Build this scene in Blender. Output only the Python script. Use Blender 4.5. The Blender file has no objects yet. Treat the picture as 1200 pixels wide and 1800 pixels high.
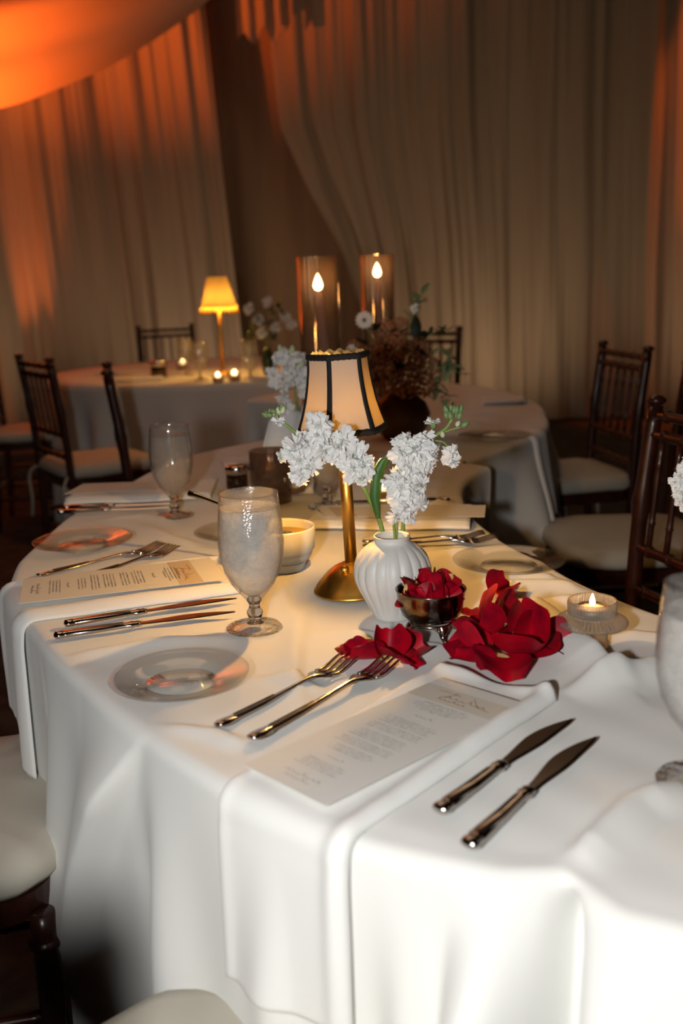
import bpy, bmesh, math, random
import numpy as np
from mathutils import Vector, Matrix, noise
PI = math.pi
C = bpy.context.scene.collection
SC = bpy.context.scene
random.seed(7)
TZ = 0.76                                   # table top height

# ------------------------------------------------------------------ camera
cam = bpy.data.cameras.new('camera'); cam.sensor_fit = 'VERTICAL'; cam.sensor_height = 36.0; cam.lens = 35.0
camo = bpy.data.objects.new('camera', cam); C.objects.link(camo); SC.camera = camo
p, r = math.radians(13.0), math.radians(2.0)
fw = Vector((0, math.cos(p), -math.sin(p))); up0 = Vector((0, math.sin(p), math.cos(p))); rt0 = Vector((1, 0, 0))
up = math.cos(r)*up0 + math.sin(r)*rt0; rt = math.cos(r)*rt0 - math.sin(r)*up0
M = Matrix.Identity(4)
for i in range(3):
    M[i][0] = rt[i]; M[i][1] = up[i]; M[i][2] = -fw[i]
M.translation = Vector((0, 0, 1.215)); camo.matrix_world = M
cam.clip_start = 0.02
cam.dof.use_dof = True; cam.dof.focus_distance = 1.40; cam.dof.aperture_fstop = 3.7
SC.view_settings.view_transform = 'Standard'; SC.view_settings.look = 'None'
SC.view_settings.gamma = 1.0; SC.view_settings.exposure = 0.0; SC.view_settings.use_curve_mapping = False
SC.cycles.use_denoising = True
SC.cycles.max_bounces = 10; SC.cycles.transparent_max_bounces = 24; SC.cycles.transmission_bounces = 8
SC.cycles.caustics_reflective = False; SC.cycles.caustics_refractive = False
SC.cycles.sample_clamp_indirect = 4.0

# ------------------------------------------------------------------ world and lights
w = bpy.data.worlds.new('dim room'); SC.world = w; w.use_nodes = True
w.node_tree.nodes['Background'].inputs[0].default_value = (1.0, 0.62, 0.40, 1); w.node_tree.nodes['Background'].inputs[1].default_value = 0.014

def light(name, typ, loc, power, color, size=0.03, aim=None, angle=None, blend=0.3, size_y=None):
    l = bpy.data.lights.new(name, typ); l.energy = power; l.color = color
    if typ == 'AREA':
        l.size = size
        if size_y: l.shape = 'RECTANGLE'; l.size_y = size_y
    else: l.shadow_soft_size = size
    if typ == 'SPOT': l.spot_size = angle; l.spot_blend = blend
    o = bpy.data.objects.new(name, l); C.objects.link(o); o.location = loc
    if aim is not None:
        o.rotation_euler = (Vector(aim) - Vector(loc)).to_track_quat('-Z', 'Y').to_euler()
    return o
light('camera_flash', 'SPOT', (-0.165, 0.0, 1.195), 42, (1.0, 0.985, 0.955), 0.028, (0.0, 1.5, 0.84), math.radians(105), 0.25)
ORANGE = (1.0, 0.19, 0.03)
ORANGE2 = (1.0, 0.15, 0.015)
WARM = (1.0, 0.62, 0.36)
light('overhead_fill', 'AREA', (-0.8, 3.0, 4.1), 9, WARM, 1.6, (-0.8, 3.0, 0))  # added fill for warm ambient light, not a known ceiling fixture
light('overhead_fill', 'AREA', (0.8, 5.6, 4.1), 12, WARM, 1.8, (0.8, 6.4, 0))  # second added ambient fill, over the far tables
for fx in (-3.4, -1.1, 1.2, 3.5):
    light('curtain_fill', 'SPOT', (fx, 7.35, 0.12), 47, (1.0, 0.66, 0.40), 0.25, (fx, 8.5, 1.15), math.radians(118), 1.0)  # added fills brightening the curtains from below; no known fixtures
light('uplight', 'SPOT', (-2.50, 8.30, 0.10), 330, ORANGE, 0.02, (-2.50, 8.36, 3.0), math.radians(26), 0.8)
light('curtain_spot', 'SPOT', (-2.42, 8.28, 4.12), 380, ORANGE, 0.02, (-2.42, 8.36, 1.0), math.radians(24), 0.8)
light('uplight', 'SPOT', (3.06, 8.20, 0.10), 300, ORANGE, 0.02, (3.10, 8.28, 3.4), math.radians(26), 0.8)
light('curtain_spot', 'SPOT', (2.90, 8.18, 4.12), 420, ORANGE2, 0.02, (2.95, 8.28, 1.0), math.radians(34), 0.9)
light('canopy_uplight', 'SPOT', (-3.0, 6.9, 1.1), 110, ORANGE2, 0.08, (-2.3, 6.4, 2.5), math.radians(70), 0.9)
light('canopy_uplight', 'SPOT', (-3.1, 5.5, 1.55), 1150, ORANGE2, 0.06, (-2.6, 6.3, 2.5), math.radians(72), 1.0)

# ------------------------------------------------------------------ materials
def mat(name):
    m = bpy.data.materials.new(name); m.use_nodes = True
    nt = m.node_tree; nt.nodes.clear()
    out = nt.nodes.new('ShaderNodeOutputMaterial')
    return m, nt, out
def pbr(name, col, rough=0.5, metal=0.0, bump=None, spec=0.5, var=None, sheen=0.0, coat=0.0, emis=None, drough=0.0):
    m, nt, out = mat(name)
    b = nt.nodes.new('ShaderNodeBsdfPrincipled')
    b.inputs['Base Color'].default_value = (*col, 1); b.inputs['Roughness'].default_value = rough
    b.inputs['Metallic'].default_value = metal; b.inputs['Specular IOR Level'].default_value = spec
    b.inputs['Sheen Weight'].default_value = sheen; b.inputs['Diffuse Roughness'].default_value = drough; b.inputs['Coat Weight'].default_value = coat
    if emis: b.inputs['Emission Color'].default_value = (*emis[0], 1); b.inputs['Emission Strength'].default_value = emis[1]
    tc = nt.nodes.new('ShaderNodeTexCoord')
    if var:                                     # (scale, other colour, low, high)
        n = nt.nodes.new('ShaderNodeTexNoise'); n.inputs['Scale'].default_value = var[0]; n.inputs['Detail'].default_value = 4
        nt.links.new(tc.outputs['Object'], n.inputs['Vector'])
        cr = nt.nodes.new('ShaderNodeValToRGB'); cr.color_ramp.elements[0].position = var[2]; cr.color_ramp.elements[1].position = var[3]
        cr.color_ramp.elements[0].color = (*col, 1); cr.color_ramp.elements[1].color = (*var[1], 1)
        nt.links.new(n.outputs[0], cr.inputs[0]); nt.links.new(cr.outputs[0], b.inputs['Base Color'])
    if bump:                                    # (scale, strength, distance)
        n = nt.nodes.new('ShaderNodeTexNoise'); n.inputs['Scale'].default_value = bump[0]; n.inputs['Detail'].default_value = 3
        nt.links.new(tc.outputs['Object'], n.inputs['Vector'])
        bp = nt.nodes.new('ShaderNodeBump'); bp.inputs['Strength'].default_value = bump[1]; bp.inputs['Distance'].default_value = bump[2]
        nt.links.new(n.outputs[0], bp.inputs['Height']); nt.links.new(bp.outputs[0], b.inputs['Normal'])
    nt.links.new(b.outputs[0], out.inputs[0])
    return m
def thin_glass(name, tint=(0.93, 0.95, 0.93), frost=0.0, frostcol=(0.8, 0.8, 0.78), refl=1.0, bump=None, rough=0.02, edge=1.45, mottled=None):
    """clear ware: see-through body, fresnel reflections, optional condensation film"""
    m, nt, out = mat(name); N = nt.nodes.new; L = nt.links.new
    tr = N('ShaderNodeBsdfTransparent'); tr.inputs[0].default_value = (*tint, 1)
    base = tr.outputs[0]
    nrm = None
    tc = N('ShaderNodeTexCoord')
    if bump:
        n = N('ShaderNodeTexVoronoi') if bump[0] > 0 else N('ShaderNodeTexNoise')
        n.inputs['Scale'].default_value = abs(bump[0]); L(tc.outputs['Object'], n.inputs['Vector'])
        bp = N('ShaderNodeBump'); bp.inputs['Strength'].default_value = bump[1]; bp.inputs['Distance'].default_value = bump[2]
        L(n.outputs[0], bp.inputs['Height']); nrm = bp.outputs[0]
    if frost > 0:
        d = N('ShaderNodeBsdfDiffuse'); d.inputs[0].default_value = (*frostcol, 1)
        tl = N('ShaderNodeBsdfTranslucent'); tl.inputs[0].default_value = (*frostcol, 1)
        mx = N('ShaderNodeMixShader'); mx.inputs[0].default_value = 0.35; L(d.outputs[0], mx.inputs[1]); L(tl.outputs[0], mx.inputs[2])
        m2 = N('ShaderNodeMixShader'); L(base, m2.inputs[1]); L(mx.outputs[0], m2.inputs[2])
        m2.inputs[0].default_value = frost
        if mottled:
            n = N('ShaderNodeTexNoise'); n.inputs['Scale'].default_value = mottled[0]; n.inputs['Detail'].default_value = 6; n.inputs['Distortion'].default_value = 1.2
            L(tc.outputs['Object'], n.inputs['Vector'])
            mr = N('ShaderNodeMapRange'); mr.inputs[1].default_value = 0.35; mr.inputs[2].default_value = 0.65
            mr.inputs[3].default_value = frost - mottled[1]; mr.inputs[4].default_value = frost + mottled[1]
            L(n.outputs[0], mr.inputs[0]); L(mr.outputs[0], m2.inputs[0])
        if nrm: L(nrm, d.inputs['Normal'])
        base = m2.outputs[0]
    g = N('ShaderNodeBsdfGlossy'); g.inputs['Roughness'].default_value = rough
    fr = N('ShaderNodeLayerWeight'); fr.inputs[0].default_value = 0.5
    if nrm: L(nrm, g.inputs['Normal']); L(nrm, fr.inputs['Normal'])
    pw = N('ShaderNodeMath'); pw.operation = 'POWER'; pw.inputs[1].default_value = 4.0; L(fr.outputs['Facing'], pw.inputs[0])
    ad = N('ShaderNodeMath'); ad.operation = 'MULTIPLY_ADD'; ad.inputs[1].default_value = 0.75; ad.inputs[2].default_value = 0.045; L(pw.outputs[0], ad.inputs[0])
    mu = N('ShaderNodeMath'); mu.operation = 'MULTIPLY'; mu.inputs[1].default_value = refl; mu.use_clamp = True; L(ad.outputs[0], mu.inputs[0])
    m3 = N('ShaderNodeMixShader'); L(mu.outputs[0], m3.inputs[0]); L(base, m3.inputs[1]); L(g.outputs[0], m3.inputs[2])
    L(m3.outputs[0], out.inputs[0])
    return m
def translucent(name, col, tcol, fac=0.5, weave=None, rough=0.9, emis=None):
    m, nt, out = mat(name); N = nt.nodes.new; L = nt.links.new
    d = N('ShaderNodeBsdfDiffuse'); d.inputs[0].default_value = (*col, 1)
    t = N('ShaderNodeBsdfTranslucent'); t.inputs[0].default_value = (*tcol, 1)
    mx = N('ShaderNodeMixShader'); mx.inputs[0].default_value = fac
    L(d.outputs[0], mx.inputs[1]); L(t.outputs[0], mx.inputs[2])
    if weave:
        tc = N('ShaderNodeTexCoord'); n = N('ShaderNodeTexNoise'); n.inputs['Scale'].default_value = weave[0]
        L(tc.outputs['Object'], n.inputs['Vector']); bp = N('ShaderNodeBump'); bp.inputs['Strength'].default_value = weave[1]; bp.inputs['Distance'].default_value = 0.001
        L(n.outputs[0], bp.inputs['Height']); L(bp.outputs[0], d.inputs['Normal'])
    L(mx.outputs[0], out.inputs[0])
    return m
def emit(name, col, s):
    m, nt, out = mat(name); e = nt.nodes.new('ShaderNodeEmission'); e.inputs[0].default_value = (*col, 1); e.inputs[1].default_value = s
    nt.links.new(e.outputs[0], out.inputs[0]); return m

LINEN = pbr('white_linen', (0.80, 0.80, 0.775), 0.75, bump=(420, 0.10, 0.001), sheen=0.10, spec=0.25, drough=0.08)
NAPKIN = pbr('white_napkin', (0.84, 0.84, 0.82), 0.6, bump=(600, 0.08, 0.001), sheen=0.12, spec=0.35, drough=0.08)
PAPER = pbr('menu_paper', (0.78, 0.76, 0.71), 0.8)
INKLIT = pbr('overexposed_grey_ink', (0.60, 0.58, 0.55), 0.8)  # grey ink lightened to imitate flash overexposure on the near card
INKWLIT = pbr('overexposed_brown_ink', (0.56, 0.40, 0.28), 0.8)  # brown ink with the flash washout put into its colour
BANDLIT = pbr('overexposed_menu_band', (0.68, 0.63, 0.54), 0.8)  # menu band lightened as if bleached by the flash
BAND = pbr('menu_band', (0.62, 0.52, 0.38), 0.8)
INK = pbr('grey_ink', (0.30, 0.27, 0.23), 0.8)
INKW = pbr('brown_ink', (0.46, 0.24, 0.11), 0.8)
STEEL = pbr('polished_steel', (0.62, 0.58, 0.54), 0.14, 1.0)
STEELD = pbr('steel_recess', (0.10, 0.085, 0.07), 0.35, 1.0)
SILVER = pbr('tarnished_silver', (0.30, 0.26, 0.21), 0.17, 1.0, var=(38, (0.085, 0.06, 0.05), 0.40, 0.62))
SILVERF = pbr('silver_feet', (0.42, 0.36, 0.30), 0.22, 1.0)
BRASS = pbr('brushed_brass', (0.85, 0.48, 0.10), 0.36, 1.0, bump=(300, 0.05, 0.0004))
CERAMIC = pbr('white_ceramic', (0.78, 0.775, 0.74), 0.45, coat=0.06)
CHINA = pbr('white_china', (0.88, 0.87, 0.83), 0.2, coat=0.4)
BUTTER = pbr('yellow_butter', (0.62, 0.42, 0.08), 0.5)
TRIM = pbr('black_braid', (0.006, 0.006, 0.006), 0.75, bump=(900, 0.5, 0.002))
SHADE = translucent('cream_shade_fabric', (0.92, 0.87, 0.78), (1.0, 0.72, 0.25), 0.55, (500, 0.15))
SHADEIN = translucent('shade_lining', (0.85, 0.83, 0.78), (0.98, 0.9, 0.65), 0.8)
PETAL = translucent('white_petal', (0.97, 0.97, 0.96), (0.9, 0.9, 0.82), 0.14)
PETALG = pbr('cream_green_petal', (0.62, 0.68, 0.42), 0.7)
GREEN = pbr('stem_green', (0.20, 0.30, 0.06), 0.5, var=(60, (0.30, 0.40, 0.12), 0.4, 0.7))
LEAF = pbr('leaf_green', (0.045, 0.14, 0.025), 0.45)
LEAFD = pbr('dull_leaf', (0.055, 0.085, 0.035), 0.6)
BUDG = pbr('bud_green', (0.20, 0.30, 0.12), 0.5)
DUSK = pbr('rust_bloom', (0.46, 0.21, 0.10), 0.8)
VASED = pbr('brown_vase', (0.10, 0.045, 0.025), 0.5)
ROSE = pbr('red_rose_petal', (0.46, 0.0008, 0.014), 0.5, spec=0.2, var=(30, (0.17, 0.0008, 0.012), 0.42, 0.68))
ROSETIP = pbr('petal_base', (0.75, 0.55, 0.20), 0.5)
WOOD = pbr('mahogany', (0.035, 0.010, 0.006), 0.28, spec=0.5, coat=0.3, var=(30, (0.06, 0.015, 0.008), 0.4, 0.7))
CUSH = pbr('ivory_cushion', (0.56, 0.52, 0.44), 0.8, bump=(500, 0.1, 0.001))
WAX = translucent('white_wax', (0.80, 0.72, 0.60), (1.0, 0.55, 0.2), 0.4)
PINKWAX = translucent('blush_wax', (0.85, 0.62, 0.52), (1.0, 0.6, 0.35), 0.4)
FLAME = emit('flame', (1.0, 0.62, 0.26), 26)
GLASS = thin_glass('clear_glass', (0.95, 0.96, 0.95), refl=1.3)
PLATEG = thin_glass('plate_glass', (0.975, 0.982, 0.972), refl=1.1, frost=0.012)
def real_glass(name, col, bump=None):
    m, nt, out = mat(name); g = nt.nodes.new('ShaderNodeBsdfGlass'); g.inputs[0].default_value = (*col, 1); g.inputs['Roughness'].default_value = 0.01; g.inputs['IOR'].default_value = 1.5
    if bump:
        tc = nt.nodes.new('ShaderNodeTexCoord'); n = nt.nodes.new('ShaderNodeTexNoise'); n.inputs['Scale'].default_value = bump[0]; nt.links.new(tc.outputs['Object'], n.inputs['Vector'])
        bp = nt.nodes.new('ShaderNodeBump'); bp.inputs['Strength'].default_value = bump[1]; bp.inputs['Distance'].default_value = bump[2]; nt.links.new(n.outputs[0], bp.inputs['Height']); nt.links.new(bp.outputs[0], g.inputs['Normal'])
    nt.links.new(g.outputs[0], out.inputs[0]); return m
FOOTG = thin_glass('goblet_foot_glass', (0.95, 0.95, 0.94), refl=2.6, frost=0.03, bump=(-70, 0.8, 0.005))
STEMG = real_glass('goblet_stem_glass', (0.98, 0.98, 0.97))
COND = thin_glass('misted_glass', (0.985, 0.985, 0.98), frost=0.10, frostcol=(0.95, 0.94, 0.92), refl=1.3, bump=(330, 0.45, 0.0012), rough=0.10, mottled=(120, 0.04))
COND2 = thin_glass('lightly_misted_glass', (0.985, 0.985, 0.98), frost=0.07, frostcol=(0.82, 0.80, 0.76), refl=1.2, bump=(-50, 0.10, 0.001), rough=0.08)
WATER = thin_glass('iced_water', (0.96, 0.96, 0.95), frost=0.50, frostcol=(0.97, 0.96, 0.94), refl=0.8, bump=(-70, 0.5, 0.003), rough=0.15, edge=1.33, mottled=(70, 0.10))
WATER2 = thin_glass('still_water', (0.95, 0.95, 0.94), frost=0.20, frostcol=(0.88, 0.86, 0.83), refl=0.8, bump=(-30, 0.3, 0.004), rough=0.1, edge=1.33, mottled=(24, 0.06))
ICE = thin_glass('ice', (0.95, 0.96, 0.97), frost=0.32, frostcol=(0.9, 0.9, 0.9), refl=1.6, bump=(-80, 0.6, 0.004))
AMBER = thin_glass('smoky_ribbed_glass', (0.66, 0.57, 0.50), frost=0.10, frostcol=(0.46, 0.34, 0.27), refl=1.4, rough=0.08)
def ribbed_glass(name):
    m, nt, out = mat(name); N = nt.nodes.new; L = nt.links.new
    g = N('ShaderNodeBsdfGlass'); g.inputs['IOR'].default_value = 1.45; g.inputs['Roughness'].default_value = 0.03; g.inputs[0].default_value = (1, .99, .96, 1)
    t = N('ShaderNodeBsdfTransparent'); t.inputs[0].default_value = (.94, .93, .90, 1)
    d = N('ShaderNodeBsdfDiffuse'); d.inputs[0].default_value = (.85, .80, .72, 1)
    a = N('ShaderNodeMixShader'); a.inputs[0].default_value = .42; L(g.outputs[0], a.inputs[1]); L(t.outputs[0], a.inputs[2])
    b = N('ShaderNodeMixShader'); b.inputs[0].default_value = .13; L(a.outputs[0], b.inputs[1]); L(d.outputs[0], b.inputs[2])
    L(b.outputs[0], out.inputs[0]); return m
RIBG = ribbed_glass('ribbed_candle_glass')
HURR = thin_glass('fluted_cylinder_glass', (0.88, 0.85, 0.82), refl=2.0, frost=0.05, frostcol=(0.8, 0.6, 0.45), rough=0.08)
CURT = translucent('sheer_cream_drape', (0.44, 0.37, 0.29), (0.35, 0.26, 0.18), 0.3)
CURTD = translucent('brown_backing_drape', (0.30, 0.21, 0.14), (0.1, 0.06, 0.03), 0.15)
CANOPY = translucent('canopy_voile', (0.52, 0.40, 0.28), (0.70, 0.42, 0.22), 0.22)
CARPET = pbr('dark_carpet', (0.022, 0.016, 0.012), 0.95, var=(9, (0.055, 0.045, 0.035), 0.45, 0.65), bump=(200, 0.4, 0.004))
WALLM = pbr('brown_wall', (0.12, 0.08, 0.055), 0.9, bump=(40, 0.1, 0.002))
CEILM = pbr('dark_ceiling', (0.08, 0.06, 0.05), 0.9)
TABLEM = pbr('plywood_top', (0.30, 0.19, 0.10), 0.6)
BLACKM = pbr('black_metal', (0.012, 0.011, 0.010), 0.35, 0.6)
FRINGE = translucent('gold_fringe', (0.55, 0.38, 0.14), (0.95, 0.60, 0.15), 0.5)
BULB = emit('lamp_bulb', (1.0, 0.62, 0.2), 14)

# ------------------------------------------------------------------ helpers
def link(name, me, parent=None):
    o = bpy.data.objects.new(name, me); C.objects.link(o)
    if parent is not None: o.parent = parent
    return o
def mesh(name, V, F, m, parent=None, smooth=True, loc=None):
    me = bpy.data.meshes.new(name); me.from_pydata([tuple(map(float, v)) for v in V], [], [tuple(f) for f in F]); me.update()
    if len(V) < 30000:
        b = bmesh.new(); b.from_mesh(me); bmesh.ops.recalc_face_normals(b, faces=b.faces); b.to_mesh(me); b.free()
    me.polygons.foreach_set('use_smooth', [smooth]*len(me.polygons))
    for mm in (m if isinstance(m, (list, tuple)) else [m]): me.materials.append(mm)
    o = link(name, me, parent)
    if loc is not None: o.location = loc
    return o
def tag(o, label, cat, group=None, kind=None):
    o['label'] = label; o['category'] = cat
    if group: o['group'] = group
    if kind: o['kind'] = kind
    return o
def part(o, label): o['label'] = label; return o
def thing(name, label, cat, loc=(0, 0, 0), rot=0.0, group=None):
    o = bpy.data.objects.new(name, None); C.objects.link(o); o.empty_display_size = 0.05
    o.location = loc; o.rotation_euler = (0, 0, rot)
    return tag(o, label, cat, group)
def struct(o): o['kind'] = 'structure'; return o
def copy_tree(o, parent=None):
    c = o.copy(); C.objects.link(c); c.parent = parent
    for ch in list(o.children): copy_tree(ch, c)
    return c
class MB:
    def __init__(s): s.V = []; s.F = []
    def add(s, V, F):
        n = len(s.V); s.V += [tuple(v) for v in V]; s.F += [tuple(i+n for i in f) for f in F]; return s
    def build(s, name, m, parent=None, smooth=True): return mesh(name, s.V, s.F, m, parent, smooth)
def lathe(prof, n=48, closed=False, ripple=None, c=(0, 0, 0)):
    V = []; F = []; k = len(prof)
    for i in range(n):
        a = 2*PI*i/n
        for j, q in enumerate(prof):
            rr = q[0]
            if ripple: rr = rr*(1 + ripple(a, q[1]))
            V.append((c[0]+rr*math.cos(a), c[1]+rr*math.sin(a), c[2]+q[1]))
    for i in range(n):
        b = ((i+1) % n)*k; a = i*k
        for j in range(k if closed else k-1):
            j2 = (j+1) % k
            F.append((a+j, b+j, b+j2, a+j2))
    return V, F
def grid(nu, nv, fn):
    V = [fn(i/(nu-1), j/(nv-1)) for i in range(nu) for j in range(nv)]
    F = [(i*nv+j, (i+1)*nv+j, (i+1)*nv+j+1, i*nv+j+1) for i in range(nu-1) for j in range(nv-1)]
    return V, F
def tube(pts, rad, n=8, caps=True):
    pts = [Vector(q) for q in pts]; m = len(pts)
    rad = rad if isinstance(rad, (list, tuple)) else [rad]*m
    V = []; F = []; prev = None
    for i, q in enumerate(pts):
        t = (pts[min(i+1, m-1)] - pts[max(i-1, 0)])
        if t.length < 1e-9: t = Vector((0, 0, 1))
        t.normalize()
        if prev is None:
            ref = Vector((0, 0, 1)) if abs(t.z) < 0.9 else Vector((1, 0, 0)); x = t.cross(ref).normalized()
        else:
            x = (prev - t*prev.dot(t)).normalized()
        prev = x; y = t.cross(x)
        for k in range(n):
            a = 2*PI*k/n; V.append(q + (x*math.cos(a) + y*math.sin(a))*rad[i])
    for i in range(m-1):
        for k in range(n):
            k2 = (k+1) % n; F.append((i*n+k, i*n+k2, (i+1)*n+k2, (i+1)*n+k))
    if caps:
        F.append(tuple(range(n))[::-1]); F.append(tuple((m-1)*n+k for k in range(n)))
    return V, F
def box(x0, x1, y0, y1, z0, z1):
    V = [(x, y, z) for x in (x0, x1) for y in (y0, y1) for z in (z0, z1)]
    return V, [(0, 1, 3, 2), (4, 6, 7, 5), (0, 4, 5, 1), (2, 3, 7, 6), (0, 2, 6, 4), (1, 5, 7, 3)]
def blob(c, rx, ry, rz, nu=10, nv=7, jit=0.0, seed=0):
    V = []; F = []; rnd = random.Random(seed)
    for j in range(nv):
        th = PI*j/(nv-1)
        for i in range(nu):
            a = 2*PI*i/nu; k = 1 + jit*(rnd.random()-0.5)
            V.append((c[0]+rx*k*math.sin(th)*math.cos(a), c[1]+ry*k*math.sin(th)*math.sin(a), c[2]+rz*k*math.cos(th)))
    for j in range(nv-1):
        for i in range(nu):
            i2 = (i+1) % nu; F.append((j*nu+i, (j+1)*nu+i, (j+1)*nu+i2, j*nu+i2))
    return V, F
def sm(t): t = np.clip(t, 0, 1); return t*t*(3-2*t)
def spline(pts, n=12):
    P = [Vector(q) for q in pts]; P = [P[0]*2-P[1]] + P + [P[-1]*2-P[-2]]; out = []
    for i in range(1, len(P)-2):
        for k in range(n):
            t = k/n; a, b, c_, d = P[i-1], P[i], P[i+1], P[i+2]
            out.append(0.5*((2*b)+(c_-a)*t+(2*a-5*b+4*c_-d)*t*t+(3*b-a-3*c_+d)*t**3))
    out.append(P[-2]); return out

# ------------------------------------------------------------------ room
struct(mesh('floor', *box(-5, 5, -3, 9.3, -0.06, 0), CARPET, smooth=False))
struct(mesh('ceiling', *box(-5, 5, -3, 9.3, 4.3, 4.36), CEILM, smooth=False))
struct(mesh('wall_back', *box(-5, 5, 9.2, 9.3, 0, 4.3), WALLM, smooth=False))
struct(mesh('wall_left', *box(-5.1, -5, -3, 9.3, 0, 4.3), WALLM, smooth=False))
struct(mesh('wall_right', *box(5, 5.1, -3, 9.3, 0, 4.3), WALLM, smooth=False))
struct(mesh('wall_front', *box(-5, 5, -3.1, -3, 0, 4.3), WALLM, smooth=False))

def foldwave(x, z, seed, amp):
    n = noise.noise
    f = 1.6*n((x*1.9+seed*9, z*.20, seed)) + 1.8*n((x*4.6, z*.24, seed+3)) + 1.1*n((x*9.5, z*.34, seed+5)) + .30*n((x*24, z*.5, seed+7)) + .35*math.sin(x*17+1.4*n((x*1.5, z*.4, seed)))
    return amp*f
def drape(name, x0, x1, Y, z0, z1, seed, amp, m, pull=None, nx=420, nz=34):
    """pull(z): how far the pulled edge is drawn sideways at height z; it fades away from that edge"""
    V = []
    for i in range(nx):
        xs = x0+(x1-x0)*i/(nx-1)
        for j in range(nz):
            z = z0+(z1-z0)*j/(nz-1); x = xs
            if pull: x += pull(xs, z)
            V.append((x, Y + foldwave(xs, z, seed, amp), z))
    F = [(i*nz+j, (i+1)*nz+j, (i+1)*nz+j+1, i*nz+j+1) for i in range(nx-1) for j in range(nz-1)]
    return mesh(name, V, F, m)
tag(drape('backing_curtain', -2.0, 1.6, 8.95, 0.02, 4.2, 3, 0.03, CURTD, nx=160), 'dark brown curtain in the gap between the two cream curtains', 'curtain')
tag(drape('curtain', -4.6, -.74, 8.5, 0.02, 4.2, 1, 0.060, CURT, lambda xs, z: float(np.interp(z, [0, 1.3, 3.4, 4.2], [0, -.07, -.20, -.26]))*math.exp(-(-.74-xs)/2.5)),
    'cream floor-length curtain hanging left of the dark gap, streaked by an orange uplight', 'curtain')
tag(drape('curtain', -.44, 4.6, 8.42, 0.02, 4.2, 2, 0.060, CURT, lambda xs, z: float(np.interp(z, [0, 0.9, 1.47, 1.96, 2.45, 2.95, 4.2], [.80, .68, .515, .26, .05, .02, 0]))*math.exp(-(xs+.44)/.75), nx=560),
    'cream floor-length curtain hanging right of the dark gap, its left edge swept to the side', 'curtain')
# pinned tail of cloth at the top of the right curtain
def tailf(u, v):
    x = -0.66+0.42*u; zb = 3.03+0.05*math.sin(u*17)+0.05*u
    z = zb+(4.1-zb)*v
    return (x, 8.16+0.035*math.sin(u*22+v)+0.02*math.sin(u*9), z)
tag(mesh('valance_tail', *grid(40, 14, tailf), CURT), 'short cream cloth tail hanging from above between the curtains', 'valance')
# swagged ceiling canopy lit orange, upper left
low = spline([(-4.4, 6.2, 2.36), (-3.2, 6.4, 2.21), (-2.6, 6.45, 2.235), (-2.0, 6.5, 2.325), (-1.64, 6.5, 2.425), (-1.28, 6.5, 2.555), (-0.925, 6.5, 2.735), (-0.66, 6.5, 2.90), (-0.2, 6.5, 3.25), (0.4, 6.5, 3.75), (0.9, 6.5, 4.28)], 8)
def canf(u, v):
    k = u*(len(low)-1); i = min(int(k), len(low)-2); q = low[i].lerp(low[i+1], k-i)
    s = v*1.9
    fold = 0.05*math.sin(v*26+u*2.0)*min(1, v*4)+0.03*math.sin(v*47+u*5)
    zz = q.z + (4.28-q.z)*(1-(1-v)**1.25) if q.z < 4.28 else 4.28
    return (q.x-0.25*v, q.y-0.30*math.sin(v*PI*0.5)+0.9*v*v*-1+fold, zz)
tag(mesh('ceiling_swag', *grid(90, 60, canf), CANOPY), 'voile ceiling swag glowing orange in the upper left corner', 'drapery')

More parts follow.
